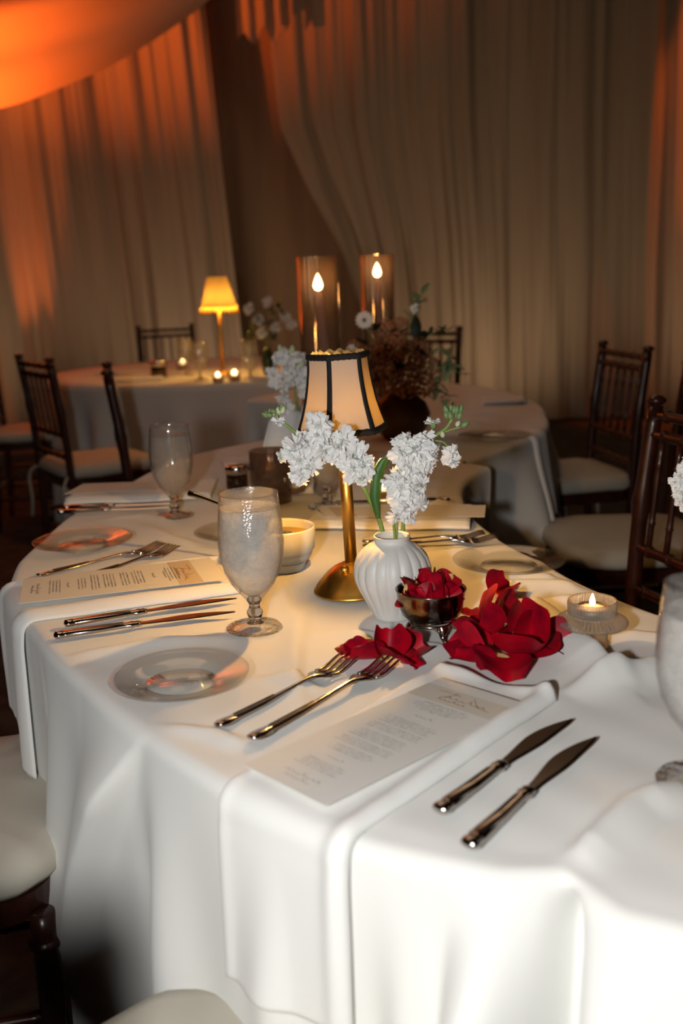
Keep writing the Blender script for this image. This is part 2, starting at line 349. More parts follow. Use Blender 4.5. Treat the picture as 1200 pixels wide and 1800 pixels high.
# ------------------------------------------------------------------ tables
class Table:
    def __init__(s, c, outr, inr, th0, th1, foff, wr):
        s.c = c; s.th0 = th0; s.th1 = th1; s.fo = foff; s.wr = wr
        s.oa, s.ob = outr; s.ia, s.ib = inr
    def rout(s, th): return float(np.interp(th, s.oa, s.ob))
    def rin(s, th): return float(np.interp(th, s.ia, s.ib))
    def top(s, x, y): return TZ + s.wr(x, y)
    def edge(s, th, t, side=1):
        """point on the cloth that hangs t below the table edge"""
        R = s.rout(th) if side > 0 else s.rin(th)
        if side > 0: off = s.fo(th, t)
        else: off = 0.02*sm(t/0.3)*math.sin(th*23)+0.012*math.sin(th*41)*sm(t/0.4)+0.02*t
        e = 0.014
        if t < e*1.5: a = t/(e*1.5)*PI/2; dr = e*math.sin(a)-e; dz = -e+e*math.cos(a)
        else: dr = 0; dz = -e-(t-e*1.5)
        rr = R+side*(dr+off)
        return (s.c[0]+rr*math.cos(th), s.c[1]+rr*math.sin(th), TZ+dz)
    def cloth(s, name, label, nth, drop=0.735, ndr=60, nin=40, ntop=90, group=None):
        V = []; rows = []
        outs = [drop*(1-k/ndr) for k in range(ndr+1)]; outs = [q for q in outs if q > 0.03]+[0.03, 0.024, 0.018, 0.012, 0.006, 0.0]
        ins = [0.0, 0.006, 0.012, 0.018, 0.024, 0.03]+[drop*k/nin for k in range(1, nin+1) if drop*k/nin > 0.035]
        for i in range(nth):
            th = s.th0+(s.th1-s.th0)*i/(nth-1); row = []
            for t in outs: row.append(s.edge(th, t, 1))
            ro, ri = s.rout(th)-0.014, s.rin(th)+0.014
            for k in range(1, ntop):
                rr = ro+(ri-ro)*k/ntop; x = s.c[0]+rr*math.cos(th); y = s.c[1]+rr*math.sin(th)
                fade = min(1, (k/ntop)*25, (1-k/ntop)*25)
                row.append((x, y, TZ+s.wr(x, y)*fade))
            for t in ins: row.append(s.edge(th, t, -1))
            rows.append(row)
        k = len(rows[0]); V = [q for row in rows for q in row]
        F = [(i*k+j, i*k+j+1, (i+1)*k+j+1, (i+1)*k+j) for i in range(nth-1) for j in range(k-1)]
        a, b = len(outs)-1, len(outs)+ntop-1                     # end flaps
        for row, sg in ((rows[0], -1), (rows[-1], 1)):
            base = len(V); seg = row[a:b+1]; th = s.th0 if sg < 0 else s.th1
            tx, ty = -math.sin(th)*sg, math.cos(th)*sg
            for d in range(12):
                tt = drop*d/11
                for q in seg: V.append((q[0]+tx*0.012*min(1, d), q[1]+ty*0.012*min(1, d), q[2]-tt))
            n = len(seg)
            for d in range(11):
                for j in range(n-1): F.append((base+d*n+j, base+d*n+j+1, base+(d+1)*n+j+1, base+(d+1)*n+j))
        o = mesh(name, V, F, LINEN); return tag(o, label, 'tablecloth', group)
    def slab(s, label, legs):
        root = thing('banquet_table', label, 'table', (s.c[0], s.c[1], 0))
        n = 40; V = []; F = []
        for i in range(n):
            th = s.th0+0.03+(s.th1-s.th0-0.06)*i/(n-1)
            for rr in (s.rout(th)-0.085, s.rin(th)+0.04):
                for z in (TZ-0.030, TZ-0.010): V.append((rr*math.cos(th), rr*math.sin(th), z))
        for i in range(n-1):
            a = i*4; b = a+4
            F += [(a+1, b+1, b+3, a+3), (a, a+2, b+2, b), (a, b, b+1, a+1), (a+2, a+3, b+3, b+2)]
        F += [(0, 1, 3, 2), ((n-1)*4, (n-1)*4+2, (n-1)*4+3, (n-1)*4+1)]
        mesh('tabletop', V, F, TABLEM, root, False)
        for th, rr in legs:
            mesh('leg', *tube([(rr*math.cos(th), rr*math.sin(th), 0), (rr*math.cos(th), rr*math.sin(th), TZ-0.03)], 0.016, 10), BLACKM, root)
        return root
def ridge(P, h, wd):
    P = np.array(P, float)
    return (P, h*1.5, wd)
def wrinkle(ridges, waves=0.0006):
    box_ = [(r_[0].min(0)-5*r_[2], r_[0].max(0)+5*r_[2]) for r_ in ridges]
    def f(x, y):
        z = waves*(math.sin(x*31+y*17)+math.sin(y*43-x*11+1)+0.6*math.sin(x*70+y*55))
        for (P, h, wd), (lo, hi) in zip(ridges, box_):
            if x < lo[0] or x > hi[0] or y < lo[1] or y > hi[1]: continue
            best = 1e9; bt = 0; n = len(P)-1
            for i in range(n):
                ax, ay = P[i]; bx, by = P[i+1]; dx, dy = bx-ax, by-ay
                t = ((x-ax)*dx+(y-ay)*dy)/(dx*dx+dy*dy); t = 0 if t < 0 else 1 if t > 1 else t
                d = math.hypot(x-ax-t*dx, y-ay-t*dy)
                if d < best: best = d; bt = (i+t)/n; cr = dx*(y-ay)-dy*(x-ax)
            tap = min(1, bt*4+0.1, (1-bt)*4+0.1)
            ww = wd*(0.55 if cr > 0 else 1.5)
            z += h*tap*math.exp(-(best/ww)**2)
        return z
    return f
D = math.radians
C1 = (0.9, 1.9)
pts_out = [(.45, .50), (.35, .545), (.231, .612), (.19, .632), (.174, .660), (.160, .690), (.11, .691), (-.005, .747), (-.127, .858), (-.217, .968), (-.319, 1.114), (-.426, 1.293), (-.535, 1.52), (-.57, 1.683), (-.571, 1.842), (-.556, 2.17), (-.511, 2.39), (-.422, 2.741)]
oo = sorted(((math.atan2(y-C1[1], x-C1[0]) % (2*PI)), math.hypot(x-C1[0], y-C1[1])) for x, y in pts_out)
oa = [D(250)]+[q[0] for q in oo][::-1]; ob = [1.41]+[q[1] for q in oo][::-1]
z_ = sorted(zip([D(280)]+[q[0] for q in oo], [1.46]+[q[1] for q in oo]))
OA, OB = [a for a, b in z_], [b for a, b in z_]
pin = [(.45, 1.259), (.391, 1.37), (.332, 1.567), (.275, 1.78), (.262, 1.95), (.262, 2.07), (.30, 2.27), (.38, 2.42)]
ii = sorted(((math.atan2(y-C1[1], x-C1[0]) % (2*PI)), math.hypot(x-C1[0], y-C1[1])) for x, y in pin)
IA, IB = [a for a, b in ii]+[D(262)], [b for a, b in ii]+[0.80]
def bump1(s, c, wl, wr_, a):
    d = s-c; w_ = wl if d < 0 else wr_
    return a*math.exp(-(d/w_)**2)
def fold1(th, t):
    s = (th-PI)*1.46                    # arc length from the leftmost point; grows towards the near edge
    g = sm(t/0.30); g2 = sm(t/0.12)
    o = (0.0+0.05*sm((s-1.0)/.5))*t + 0.006*g*math.sin(s*17+0.8)*(1 if s < 0.42 else 0.2) + 0.004*g*math.sin(s*37+1)
    # th (deg) 212.8 -> s .836 ; 219.8 -> 1.014 ; 225.4 -> 1.157 ; 231.9 -> 1.322 ; 237 -> 1.452 ; 238.8 -> 1.498
    o += bump1(s, 0.70+0.02*t, 0.020, 0.06, 0.022)*g; o -= bump1(s, 0.665+0.02*t, .012, .012, .018)*g
    o += bump1(s, 1.015-0.62*t, 0.085, 0.010, 0.044*(1-.9*sm((t-.30)/.35)))*g2          # diagonal pleat down from the corner
    o += bump1(s, 1.04+0.05*t, 0.030, 0.05, 0.028)*g; o -= bump1(s, 0.985+0.02*t, .03, .03, .015)*g
    o += bump1(s, 1.235, 0.030, 0.025, 0.020)*g
    o -= bump1(s, 1.338+0.01*t, 0.018+0.015*t, 0.02+0.02*t, 0.020)*g
    o += bump1(s, 1.375, 0.020, 0.02, 0.012)*g; o -= bump1(s, 1.412-0.05*t, 0.014+.02*t, 0.014, 0.020)*sm((t-.02)/.15)
    o += bump1(s, 1.455-0.01*t, 0.028+0.06*t, 0.026+0.03*t, 0.110)*sm((t-0.005)/0.16)
    o -= bump1(s, 1.505+0.01*t, 0.012+0.015*t, 0.008, 0.055)*sm(t/0.06)
    o += bump1(s, 1.535, 0.016, 0.05, 0.030)*g2
    o += bump1(s, 1.63, 0.08, 0.10, 0.055)*sm(t/0.3)
    o += bump1(s, 1.95, 0.10, 0.10, 0.04)*g
    return o
RIDGES = [
    ridge([(-.052, 1.40), (-.058, 1.30), (-.062, 1.20), (-.060, 1.08), (-.05, 1.02)], .006, .014),
    ridge([(-.14, 1.53), (-.10, 1.47), (-.085, 1.38), (-.07, 1.28)], .005, .02),
    ridge([(-.05, 1.262), (.02, 1.25), (.09, 1.20), (.155, 1.175)], .004, .018),
    ridge([(-.11, 1.11), (-.06, 1.10), (-.03, 1.06)], .004, .015),
    ridge([(-.22, .99), (-.14, .965), (-.10, .93)], .004, .012),
    ridge([(.20, 1.36), (.262, 1.303), (.277, 1.24), (.285, 1.17), (.300, 1.111), (.316, 1.034)], .019, .024),
    ridge([(.275, 1.36), (.33, 1.33), (.40, 1.338), (.43, 1.30)], .010, .016),
    ridge([(.21, 1.43), (.30, 1.425), (.38, 1.40)], .008, .012),
    ridge([(.20, 1.46), (.27, 1.475), (.35, 1.45)], .007, .010),
    ridge([(.24, 1.03), (.29, 1.062), (.34, 1.078), (.42, 1.115), (.5, 1.13)], .014, .020),
    ridge([(.34, 1.22), (.40, 1.19), (.46, 1.17)], .006, .014),
    ridge([(.167, .70), (.205, .745), (.245, .79), (.31, .83)], .009, .014),
    ridge([(.30, .70), (.36, .76), (.42, .80)], .008, .025),
    ridge([(.18, 2.0), (.21, 2.03), (.235, 2.0)], .010, .02),
    ridge([(-.40, 1.93), (-.32, 1.80), (-.25, 1.73)], .004, .02),
    ridge([(-.50, 1.98), (-.40, 2.0), (-.33, 1.93)], .003, .014),
    ridge([(-.43, 1.22), (-.36, 1.20), (-.25, 1.245), (-.15, 1.255)], .004, .013),
    ridge([(.08, 1.60), (.16, 1.62), (.24, 1.64)], .006, .014),
    ridge([(.03, 1.745), (.12, 1.752), (.24, 1.72)], .005, .012),
    ridge([(.10, 1.55), (.15, 1.58), (.17, 1.60)], .004, .012),
]
T1 = Table(C1, (OA, OB), (IA, IB), D(136.3), D(272), fold1, wrinkle(RIDGES))
T1.cloth('tablecloth', 'white cloth over the near curved table, its folds falling to the floor in front', 560, ndr=90, nin=30, ntop=130)
T1.slab('curved banquet table hidden under the near white cloth', [(D(145), 1.3), (D(145), 0.9), (D(200), 1.3), (D(200), 0.85), (D(262), 1.25), (D(262), 0.95)])
C2 = (-0.70, 3.45)
po = [(.33, 2.50), (.45, 2.66), (.60, 2.93), (.70, 3.35), (.735, 3.7), (.70, 4.0), (.55, 4.4), (.2, 4.75), (-.1, 4.9)]
oo = sorted(((math.atan2(y-C2[1], x-C2[0])), math.hypot(x-C2[0], y-C2[1])) for x, y in po)
def fold2(th, t):
    g = sm(t/0.3)
    return 0.07*t+g*(0.034*math.sin(th*13.5+0.5)+0.024*math.sin(th*25+1.3)+0.012*math.sin(th*49))
T2 = Table(C2, ([a for a, b in oo], [b for a, b in oo]), ([-1, 1.2], [0.70, 0.70]), D(-43.0), D(62), fold2,
           wrinkle([ridge([(.1, 2.95), (.3, 3.0), (.5, 3.1)], .008, .02), ridge([(.2, 3.5), (.4, 3.4), (.6, 3.5)], .008, .02), ridge([(.1, 3.2), (.35, 3.25), (.6, 3.25)], .006, .02)], 0.001))
T2.cloth('tablecloth', 'white cloth over the second curved table, behind the ribbed vase of white flowers', 220, ndr=40, nin=20, ntop=40)
T2.slab('curved banquet table under the cloth carrying the dark flower arrangement', [(D(-38), 1.2), (D(-38), 0.85), (D(10), 1.25), (D(10), 0.85), (D(55), 1.3), (D(55), 0.85)])
# far round table, left
RT = (-0.68, 5.65); RR = 0.93
def rtf():
    V = []; F = []; n = 200; prof = [0.0, 0.3, 0.6, 0.85]
    rows = []
    for i in range(n):
        th = 2*PI*i/n; row = []
        for q in prof: row.append((q*RR*math.cos(th), q*RR*math.sin(th), TZ))
        for k in range(24):
            t = 0.735*k/23; g = sm(t/0.35)
            rr = RR+0.06*t+g*(0.03*math.sin(th*15+1)+0.018*math.sin(th*26))
            row.append((rr*math.cos(th), rr*math.sin(th), TZ-t if k else TZ))
        rows.append(row)
    k = len(rows[0]); V = [q for r_ in rows for q in r_]
    F = [(i*k+j, ((i+1) % n)*k+j, ((i+1) % n)*k+j+1, i*k+j+1) for i in range(n) for j in range(k-1)]
    return V, F
o = mesh('tablecloth', *rtf(), LINEN, loc=(RT[0], RT[1], 0)); tag(o, 'white cloth over the far round table, lit yellow by a fringed lamp', 'tablecloth')
rt_ = thing('banquet_table', 'round banquet table hidden under the far yellow-lit cloth', 'table', (RT[0], RT[1], 0))
mesh('tabletop', *lathe([(0, TZ-0.012), (RR-0.03, TZ-0.012), (RR-0.03, TZ-0.032), (0, TZ-0.032)], 48), TABLEM, rt_, False)
for k in range(4): mesh('leg', *tube([(0.5*math.cos(k*PI/2+.7), 0.5*math.sin(k*PI/2+.7), 0), (0.5*math.cos(k*PI/2+.7), 0.5*math.sin(k*PI/2+.7), TZ-.03)], 0.016, 10), BLACKM, rt_)

# ------------------------------------------------------------------ chairs
def ringed(p0, p1, rad, rings=(), n=12, steps=14):
    p0, p1 = Vector(p0), Vector(p1); P = []; R = []
    ts = sorted(set([k/steps for k in range(steps+1)]+[q for c_ in rings for q in (c_-.018, c_-.012, c_-.006, c_+.006, c_+.012, c_+.018)]))
    for t in ts:
        if t < 0 or t > 1: continue
        P.append(p0.lerp(p1, t)); k = 0
        for c_ in rings:
            d = abs(t-c_)
            if d <= .0065: k = max(k, .28)
            elif d <= .0125: k = max(k, .05)
            elif d <= .0185: k = max(k, -.12)
        R.append(rad*(1+k))
    return tube(P, R, n)
def make_chair(label):
    c = thing('chiavari_chair', label, 'chair')
    for sx in (-1, 1):
        x = .19*sx; P = spline([(x, -.205, 0), (x, -.19, .25), (x, -.19, .45), (x, -.203, .70), (x, -.233, .945)], 6)
        R = []
        for q in P:
            z = q.z; k = 1.0
            for c_ in (.30, .47, .60, .74, .88):
                if abs(z-c_) < .012: k = 1.25
            R.append(.0165*k*(0.8 if z < .1 else 1))
        m = MB(); m.add(*tube(P, R, 12)); m.add(*blob((x, -.234, .955), .021, .021, .012, 12, 6)); m.build('back_post', WOOD, c)
        mesh('leg', *ringed((x, .185, 0), (x, .185, .435), .0165, (.3, .55, .9)), WOOD, c)
        mesh('stretcher', *ringed((x, -.19, .17), (x, .185, .17), .010, (.3, .7)), WOOD, c)
        mesh('stretcher', *ringed((x, -.19, .28), (x, .185, .28), .010, (.3, .7)), WOOD, c)
    for z, y in ((.885, -.225), (.925, -.231), (.645, -.199), (.555, -.195)):
        mesh('back_rail', *ringed((-.19, y, z), (.19, y, z), .0105, (.12, .3, .5, .7, .88)), WOOD, c)
    for k in range(6):
        x = -.15+.06*k; mesh('spindle', *ringed((x, -.199, .645), (x, -.225, .885), .0065, (.25, .75), 8, 6), WOOD, c)
    for y, z in ((.185, .17), (.185, .28), (-.19, .22)):
        mesh('stretcher', *ringed((-.19, y, z), (.19, y, z), .010, (.3, .7)), WOOD, c)
    def rr(u, w_, d_, k=5): a = u*2*PI; ca, sa = math.cos(a), math.sin(a); e = 2/k; return (w_*math.copysign(abs(ca)**e, ca), d_*math.copysign(abs(sa)**e, sa))
    m = MB()
    V = []; F = []; n = 48
    for z in (.425, .460):
        for i in range(n): x, y = rr(i/n, .205, .205); V.append((x, y, z))
    F = [(i, (i+1) % n, n+(i+1) % n, n+i) for i in range(n)]+[tuple(range(n))[::-1], tuple(range(n, 2*n))]
    mesh('seat_frame', V, F, WOOD, c, False)
    prof = [(.90, .461), (1.02, .466), (1.07, .480), (1.06, .498), (1.01, .511), (.92, .518), (.6, .523), (.3, .525), (.0, .526)]
    V = []; F = []
    for f_, z in prof:
        for i in range(n): x, y = rr(i/n, .203*f_, .203*f_, 5); V.append((x, y, z+.002*math.sin(i*1.3)*(f_ > .8)))
    for j in range(len(prof)-1):
        for i in range(n): F.append((j*n+i, j*n+(i+1) % n, (j+1)*n+(i+1) % n, (j+1)*n+i))
    F.append(tuple(range(n))[::-1])
    cu = mesh('seat_cushion', V, F, CUSH, c)
    for sx in (-1, 1):
        P = spline([(sx*.17, -.19, .475), (sx*.20, -.215, .47), (sx*.215, -.235, .43), (sx*.205, -.235, .33), (sx*.215, -.24, .25)], 5)
        mesh('tie', *tube(P, .006, 6), CUSH, cu)
    return c
proto = make_chair('')
def chair(x, y, fx, fy, label, first=[True]):
    if first[0]: c = proto; first[0] = False
    else: c = copy_tree(proto)
    c.location = (x, y, 0); c.rotation_euler = (0, 0, math.atan2(fy, fx)-PI/2); c['label'] = label; c['group'] = 'dark chiavari chairs around the tables'
    return c
chair(-.625, 1.290, .97, .20, 'dark wooden chair with ivory cushion at the lower left, under the hanging napkin')
chair(-.175, .640, .72, .69, 'nearest chair, only its ivory cushion corner showing at the bottom edge')
chair(.492, 1.80, -.95, -.30, 'dark ring-turned chair back nearest on the right, beside the candle and glass plate')
chair(.79, 2.68, -1, -.05, 'ivory chair cushion seen through the nearest right-hand chair back')
chair(.815, 3.61, -.99, -.15, 'dark spindle-back chair with ivory cushion at the right end of the second table')
chair(-1.05, 4.27, .82, .57, 'dark spindle-back chair with ivory cushion at the far left edge of the picture')
chair(-.555, 3.48, .975, .22, 'dark chair seen edge-on behind the near table, left of the water goblet')
chair(-1.62, 5.30, 1.0, .15, 'ivory-cushioned chair behind the far left chair, by the orange light')
chair(.38, 5.28, -.5, -.86, 'dark chair back behind the dark flower arrangement')
chair(-1.12, 6.95, .35, -.94, 'dark chair on the far side of the far round table')

# ------------------------------------------------------------------ cutlery
def zt(x, y): return T1.top(x, y)
def knife(x0, y0, x1, y1, label, group, z=None, tilt=0.5):
    """from handle end to blade tip"""
    L = math.hypot(x1-x0, y1-y0); zz = TZ+.0025 if z is None else z; x0 *= .988; y0 *= .988
    root = thing('table_knife', label, 'knife', (x0, y0, zz), math.atan2(y1-y0, x1-x0), group)
    h = L*.47; m = MB()
    P = []; R = []
    for t, rd in ((0, .003), (.02, .0072), (.05, .0082), (.10, .0078), (.12, .0066), (.14, .0078), (.5, .0066), (.82, .0052), (.86, .0062), (.90, .0072), (.93, .0056), (.96, .0066), (1, .0044)):
        P.append((t*h, 0, .0055)); R.append(rd)
    V, F = tube(P, R, 14); V = [(v[0], v[1]*1.12, .0055+(v[2]-.0055)*.62) for v in V]
    mesh('handle', V, F, STEEL, root)
    for sgn in (1, -1):
        g_ = mesh('groove', *box(.16*h, .80*h, sgn*.0032-.0006, sgn*.0032+.0006, .0088, .0098), STEELD, root, False)
    V = []; F = []; n = 26
    for i in range(n):
        t = i/(n-1); x = h*.985+t*(L-h*.985)
        up_ = .0042+.0052*sm(t*2.0)-(.0170)*max(0, (t-.45)/.55)**2.0
        dn = -.0050-.0048*sm(t*2)+(.0015)*max(0, (t-.80)/.20)**2.5
        if t > .985: up_ = dn+.001
        z0 = .0048
        V += [(x, up_, z0+.0012), (x, dn+.002, z0+.0012), (x, dn, z0), (x, up_, z0-.0006)]
    for i in range(n-1):
        a = i*4; b = a+4
        for k in range(4): F.append((a+k, a+(k+1) % 4, b+(k+1) % 4, b+k))
    F += [(3, 2, 1, 0), ((n-1)*4, (n-1)*4+1, (n-1)*4+2, (n-1)*4+3)]
    mesh('blade', V, F, STEEL, root, False)
    return root
def fork(x0, y0, x1, y1, label, group, z=None):
    L = math.hypot(x1-x0, y1-y0); zz = TZ+.002 if z is None else z; x0 *= .99; y0 *= .99
    root = thing('table_fork', label, 'fork', (x0, y0, zz), math.atan2(y1-y0, x1-x0), group)
    def prof(t):   # height of the fork's line
        return .003+.004*sm((t-.30)/.35)-.005*sm((t-.66)/.16)+.009*sm((t-.82)/.18)
    V = []; F = []; S = [(0, .004), (.015, .0075), (.05, .0092), (.09, .0085), (.11, .0072), (.3, .0058), (.5, .0040), (.62, .0036), (.67, .0048), (.71, .0100), (.74, .0128), (.785, .0132)]
    for t, wd in S:
        th_ = .0022 if t > .1 else .0032; z0 = prof(t)
        wd *= 1.18; V += [(t*L, wd, z0), (t*L, 0, z0+th_), (t*L, -wd, z0), (t*L, 0, z0-.0012)]
    for i in range(len(S)-1):
        a = i*4; b = a+4
        for k in range(4): F.append((a+k, a+(k+1) % 4, b+(k+1) % 4, b+k))
    F += [(3, 2, 1, 0), tuple((len(S)-1)*4+k for k in range(4))]
    mesh('handle', V, F, STEEL, root)
    for sgn in (1, -1): mesh('groove', *box(.12*L, .40*L, sgn*.0022-.0006, sgn*.0022+.0006, .0052, .0068), STEELD, root, False)
    for k in range(4):
        yy = -.0122+.00813*k; P = []; R = []
        for j in range(7):
            t = .775+.225*j/6; P.append((t*L, yy*(1+.06*j/6), prof(t)+.0005)); R.append(.0024*(1-.55*(j/6)**2))
        mesh('tine', *tube(P, R, 6), STEEL, root)
    return root
G_ = 'place-setting cutlery'
knife(.075, .788, .230, .962, 'table knife beside the near menu, left of the near right pair', G_)
knife(.093, .731, .243, .919, 'table knife nearest the camera, right of the near right pair', G_)
knife(-.394, 1.326, -.160, 1.405, 'upper knife of the pair below the printed menu on the left', G_)
knife(-.395, 1.278, -.157, 1.343, 'lower knife of the pair below the printed menu on the left', G_)
fork(-.140, .980, .009, 1.147, 'left fork of the near pair, pointing at the red petals', G_)
fork(-.101, .942, .063, 1.137, 'right fork of the near pair, its tines over the red petals', G_, z=TZ+.004)
fork(-.506, 1.582, -.318, 1.726, 'fork by the far edge of the left printed menu, left one of the two', G_)
fork(-.430, 1.560, -.292, 1.712, 'fork partly hidden under the left napkin, only its tines showing', G_, z=TZ+.001)
knife(-.600, 2.100, -.365, 2.085, 'farther knife of the pair in front of the far left folded napkin', G_)
knife(-.600, 2.055, -.365, 2.045, 'nearer knife of the pair in front of the far left folded napkin', G_)
knife(.228, 2.035, -.01, 2.028, 'knife behind the flower stems on the far side of the table', G_, z=TZ+.004)
fork(.035, 1.712, .250, 1.700, 'farther fork right of the ribbed vase', G_, z=TZ+.006)
fork(.050, 1.685, .268, 1.672, 'nearer fork right of the ribbed vase', G_, z=TZ+.006)

# ------------------------------------------------------------------ glass plates
def plate_mesh():
    R = .086
    prof = [(0, .006), (.043, .0062), (.047, .0072), (.052, .0100), (.066, .0135), (.080, .0165), (.0845, .0178), (.086, .0172), (.0855, .0158), (.080, .0142), (.066, .0112), (.054, .0078), (.047, .0035), (.0435, .0008), (.0405, .0), (.0395, .0030), (0, .0032)]
    return lathe(prof, 72)
pv = plate_mesh()
def plate(x, y, label, z=None, sc=1.0):
    root = thing('glass_plate', label, 'plate', (x, y, TZ+.0015 if z is None else z), 0, 'clear glass bread plates')
    mesh('well', *lathe([(0, .006), (.043, .0062), (.0435, .0008), (.0405, 0), (.0395, .003), (0, .0032)], 64), PLATEG, root)
    mesh('rim', *lathe([(.043, .0062), (.047, .0072), (.052, .0100), (.066, .0135), (.080, .0165), (.0845, .0178), (.0865, .0172), (.0855, .0158), (.080, .0142), (.066, .0112), (.054, .0078), (.047, .0035), (.0435, .0008)], 72), PLATEG, root)
    root.scale = (sc, sc, 1)
    return root
plate(-.195, 1.088, 'clear glass plate nearest, between the left knives and the near forks', sc=.94)
plate(.263, 1.522, 'clear glass plate at the right edge of the table behind the rose petals', sc=1.03)
plate(-.470, 1.750, 'clear glass plate at the left table edge, reflecting orange light', sc=1.03)
plate(-.185, 1.775, 'clear glass plate mostly hidden behind the tall iced goblet')
plate(.44, 2.80, 'clear glass plate at the near corner of the second table', sc=1.2)

# ------------------------------------------------------------------ goblets
def goblet(x, y, label, frosty=True, sc=1.0, level=.171, full=True, group='stemmed water goblets'):
    root = thing('water_goblet', label, 'glass', (x, y, TZ+.0015), random.random()*6, group)
    root.scale = (sc, sc, sc)
    outer = [(.0095, .040), (.012, .0425), (.0185, .050), (.030, .065), (.0385, .083), (.0435, .105), (.0448, .122), (.0440, .142), (.0422, .162), (.0405, .180), (.0396, .189), (.0391, .1905)]
    inner = [(.0382, .189), (.0392, .178), (.0410, .162), (.0428, .142), (.0436, .122), (.0422, .105), (.0372, .083), (.0285, .066), (.017, .053), (.009, .047), (0, .0455)]
    mesh('bowl', *lathe(outer+inner, 64), COND if frosty else COND2, root)
    mesh('rim', *lathe([(.0396+.0009*math.cos(a), .1900+.0009*math.sin(a)) for a in [k*PI/4 for k in range(8)]], 64, closed=True), GLASS, root)
    mesh('stem', *lathe([(0, .0465), (.0095, .043), (.0105, .040), (.0085, .037), (.0072, .033), (.0080, .029), (.0105, .025), (.0112, .022), (.0100, .018), (.0080, .014), (.0085, .010), (.012, .0075), (.0, .0070)], 32), STEMG, root)
    mesh('foot', *lathe([(.004, .0085), (.010, .0080), (.018, .0055), (.030, .0032), (.038, .0022), (.0405, .0015), (.0405, .0006), (.038, 0), (.030, .0006)], 48), FOOTG, root)
    wl = []
    for a, z in [(.0, .0475), (.0085, .049), (.0165, .055), (.028, .068), (.0366, .085), (.0416, .106), (.043, .122), (.0422, .142), (.0404, .162), (.0395, level)]:
        if z <= level: wl.append((a, z))
    wl.append((wl[-1][0], level)); wl.append((wl[-1][0]-.002, level-.0008)); wl.append((0, level-.001))
    mesh('water', *lathe(wl, 48), WATER if frosty else WATER2, root)
    if frosty:
        rnd = random.Random(int(x*1000))
        for k in range(9):
            a = rnd.random()*6.28; rr = rnd.uniform(.006, .026); zz = level-rnd.uniform(.004, .06)
            V, F = box(-.011, .011, -.010, .010, -.009, .009)
            o = mesh('ice_cube', V, F, ICE, root, False, loc=(rr*math.cos(a), rr*math.sin(a), zz)); o.rotation_euler = (rnd.random()*2, rnd.random()*2, rnd.random()*3)
            b = o.modifiers.new('round', 'BEVEL'); b.width = .004; b.segments = 3
    return root
goblet(-.122, 1.285, 'misted goblet of iced water standing foremost left of the brass lamp', sc=.985)
goblet(-.340, 1.985, 'goblet of still water behind the left glass plate', frosty=False, sc=.98)
goblet(.318, .825, 'goblet cut off by the right edge of the picture, next to the near knives', sc=.985, level=.165)
goblet(-.028, 2.020, 'dim goblet behind the brass lamp pole', frosty=False, sc=1.0)

# ------------------------------------------------------------------ napkins and menus
def napkin(tab, P0, Wv, Dv, width, length, thick, roll, label, group, bumps, zoff=.0035, hang=None, name='folded_napkin'):
    """P0 back-left corner, Wv unit across, Dv unit towards the table edge, length along the run"""
    nu, nv = 40, 110; V = []
    P0 = np.array(P0); Wv = np.array(Wv); Dv = np.array(Dv)
    for i in range(nu):
        u = i/(nu-1); base = P0+Wv*width*u
        s_prev = 0; cross = None
        lo, hi = 0.0, length
        def outside(v):
            q = base+Dv*v; th = math.atan2(q[1]-tab.c[1], q[0]-tab.c[0])
            if tab is T1: th %= 2*PI
            return math.hypot(q[0]-tab.c[0], q[1]-tab.c[1]) > tab.rout(th)-.016
        if outside(length):
            for _ in range(26):
                mid = (lo+hi)/2
                if outside(mid): hi = mid
                else: lo = mid
            cross = (lo+hi)/2
        for j in range(nv):
            v = length*j/(nv-1); h = bumps(u, v)*sm(min(u, 1-u)/.035)-(zoff-.0008)*(1-sm(min(u, 1-u)/.04))
            if cross is None or v <= cross:
                q = base+Dv*v; z = max(tab.top(q[0], q[1]), TZ)+zoff+h
                if cross is not None: z -= 0.0*v
                V.append((q[0], q[1], z))
            else:
                q = base+Dv*cross; t = v-cross
                th = math.atan2(q[1]-tab.c[1], q[0]-tab.c[0])
                if tab is T1: th %= 2*PI
                nx, ny = math.cos(th), math.sin(th)
                e = .016; a = min(1, t/(e*1.5))*PI/2
                dr = e*math.sin(a)+(zoff+h)*math.sin(a); dz = -e*(1-math.cos(a))+(zoff+h)*math.cos(a)
                if t > e*1.5: dz = -e-(t-e*1.5)
                off = max(tab.fo(th, t), 0)
                off = .6*off+.4*(.03*t)+.004*sm(t/.05)
                off = max(off, tab.fo(th, t)+.0015+.002*sm(min(u, 1-u)/.05))
                V.append((q[0]+nx*(dr+off), q[1]+ny*(dr+off), TZ+dz))
    F = [(i*nv+j, (i+1)*nv+j, (i+1)*nv+j+1, i*nv+j+1) for i in range(nu-1) for j in range(nv-1)]
    o = mesh(name, V, F, NAPKIN)
    m = o.modifiers.new('layers', 'SOLIDIFY'); m.thickness = thick; m.offset = 1.0; m.use_even_offset = False
    tag(o, label, 'napkin', group)
    return o
def unit(x, y): l = math.hypot(x, y); return (x/l, y/l)
# near napkin: back corners (.106,1.111) (.223,1.018); front edge crosses at (-.121,.859) (.009,.759)
Wn = unit(.117, -.093); Dn = unit(-.2215, -.258)
def nb(u, v):
    back = math.exp(-(v/.012)**2)*.004*(1+math.sin(u*9))
    return .010*math.exp(-((u-.93)/.07)**2)*(1-.35*sm(v/.4))+.003*math.exp(-((u-.04)/.06)**2)+back+.0012*math.sin(u*6+v*20)
napkin(T1, (.106, 1.111), Wn, Dn, .156, .53, .0016, 0, 'long white folded napkin under the nearest menu, hanging down the cloth in front', 'folded napkins', nb)
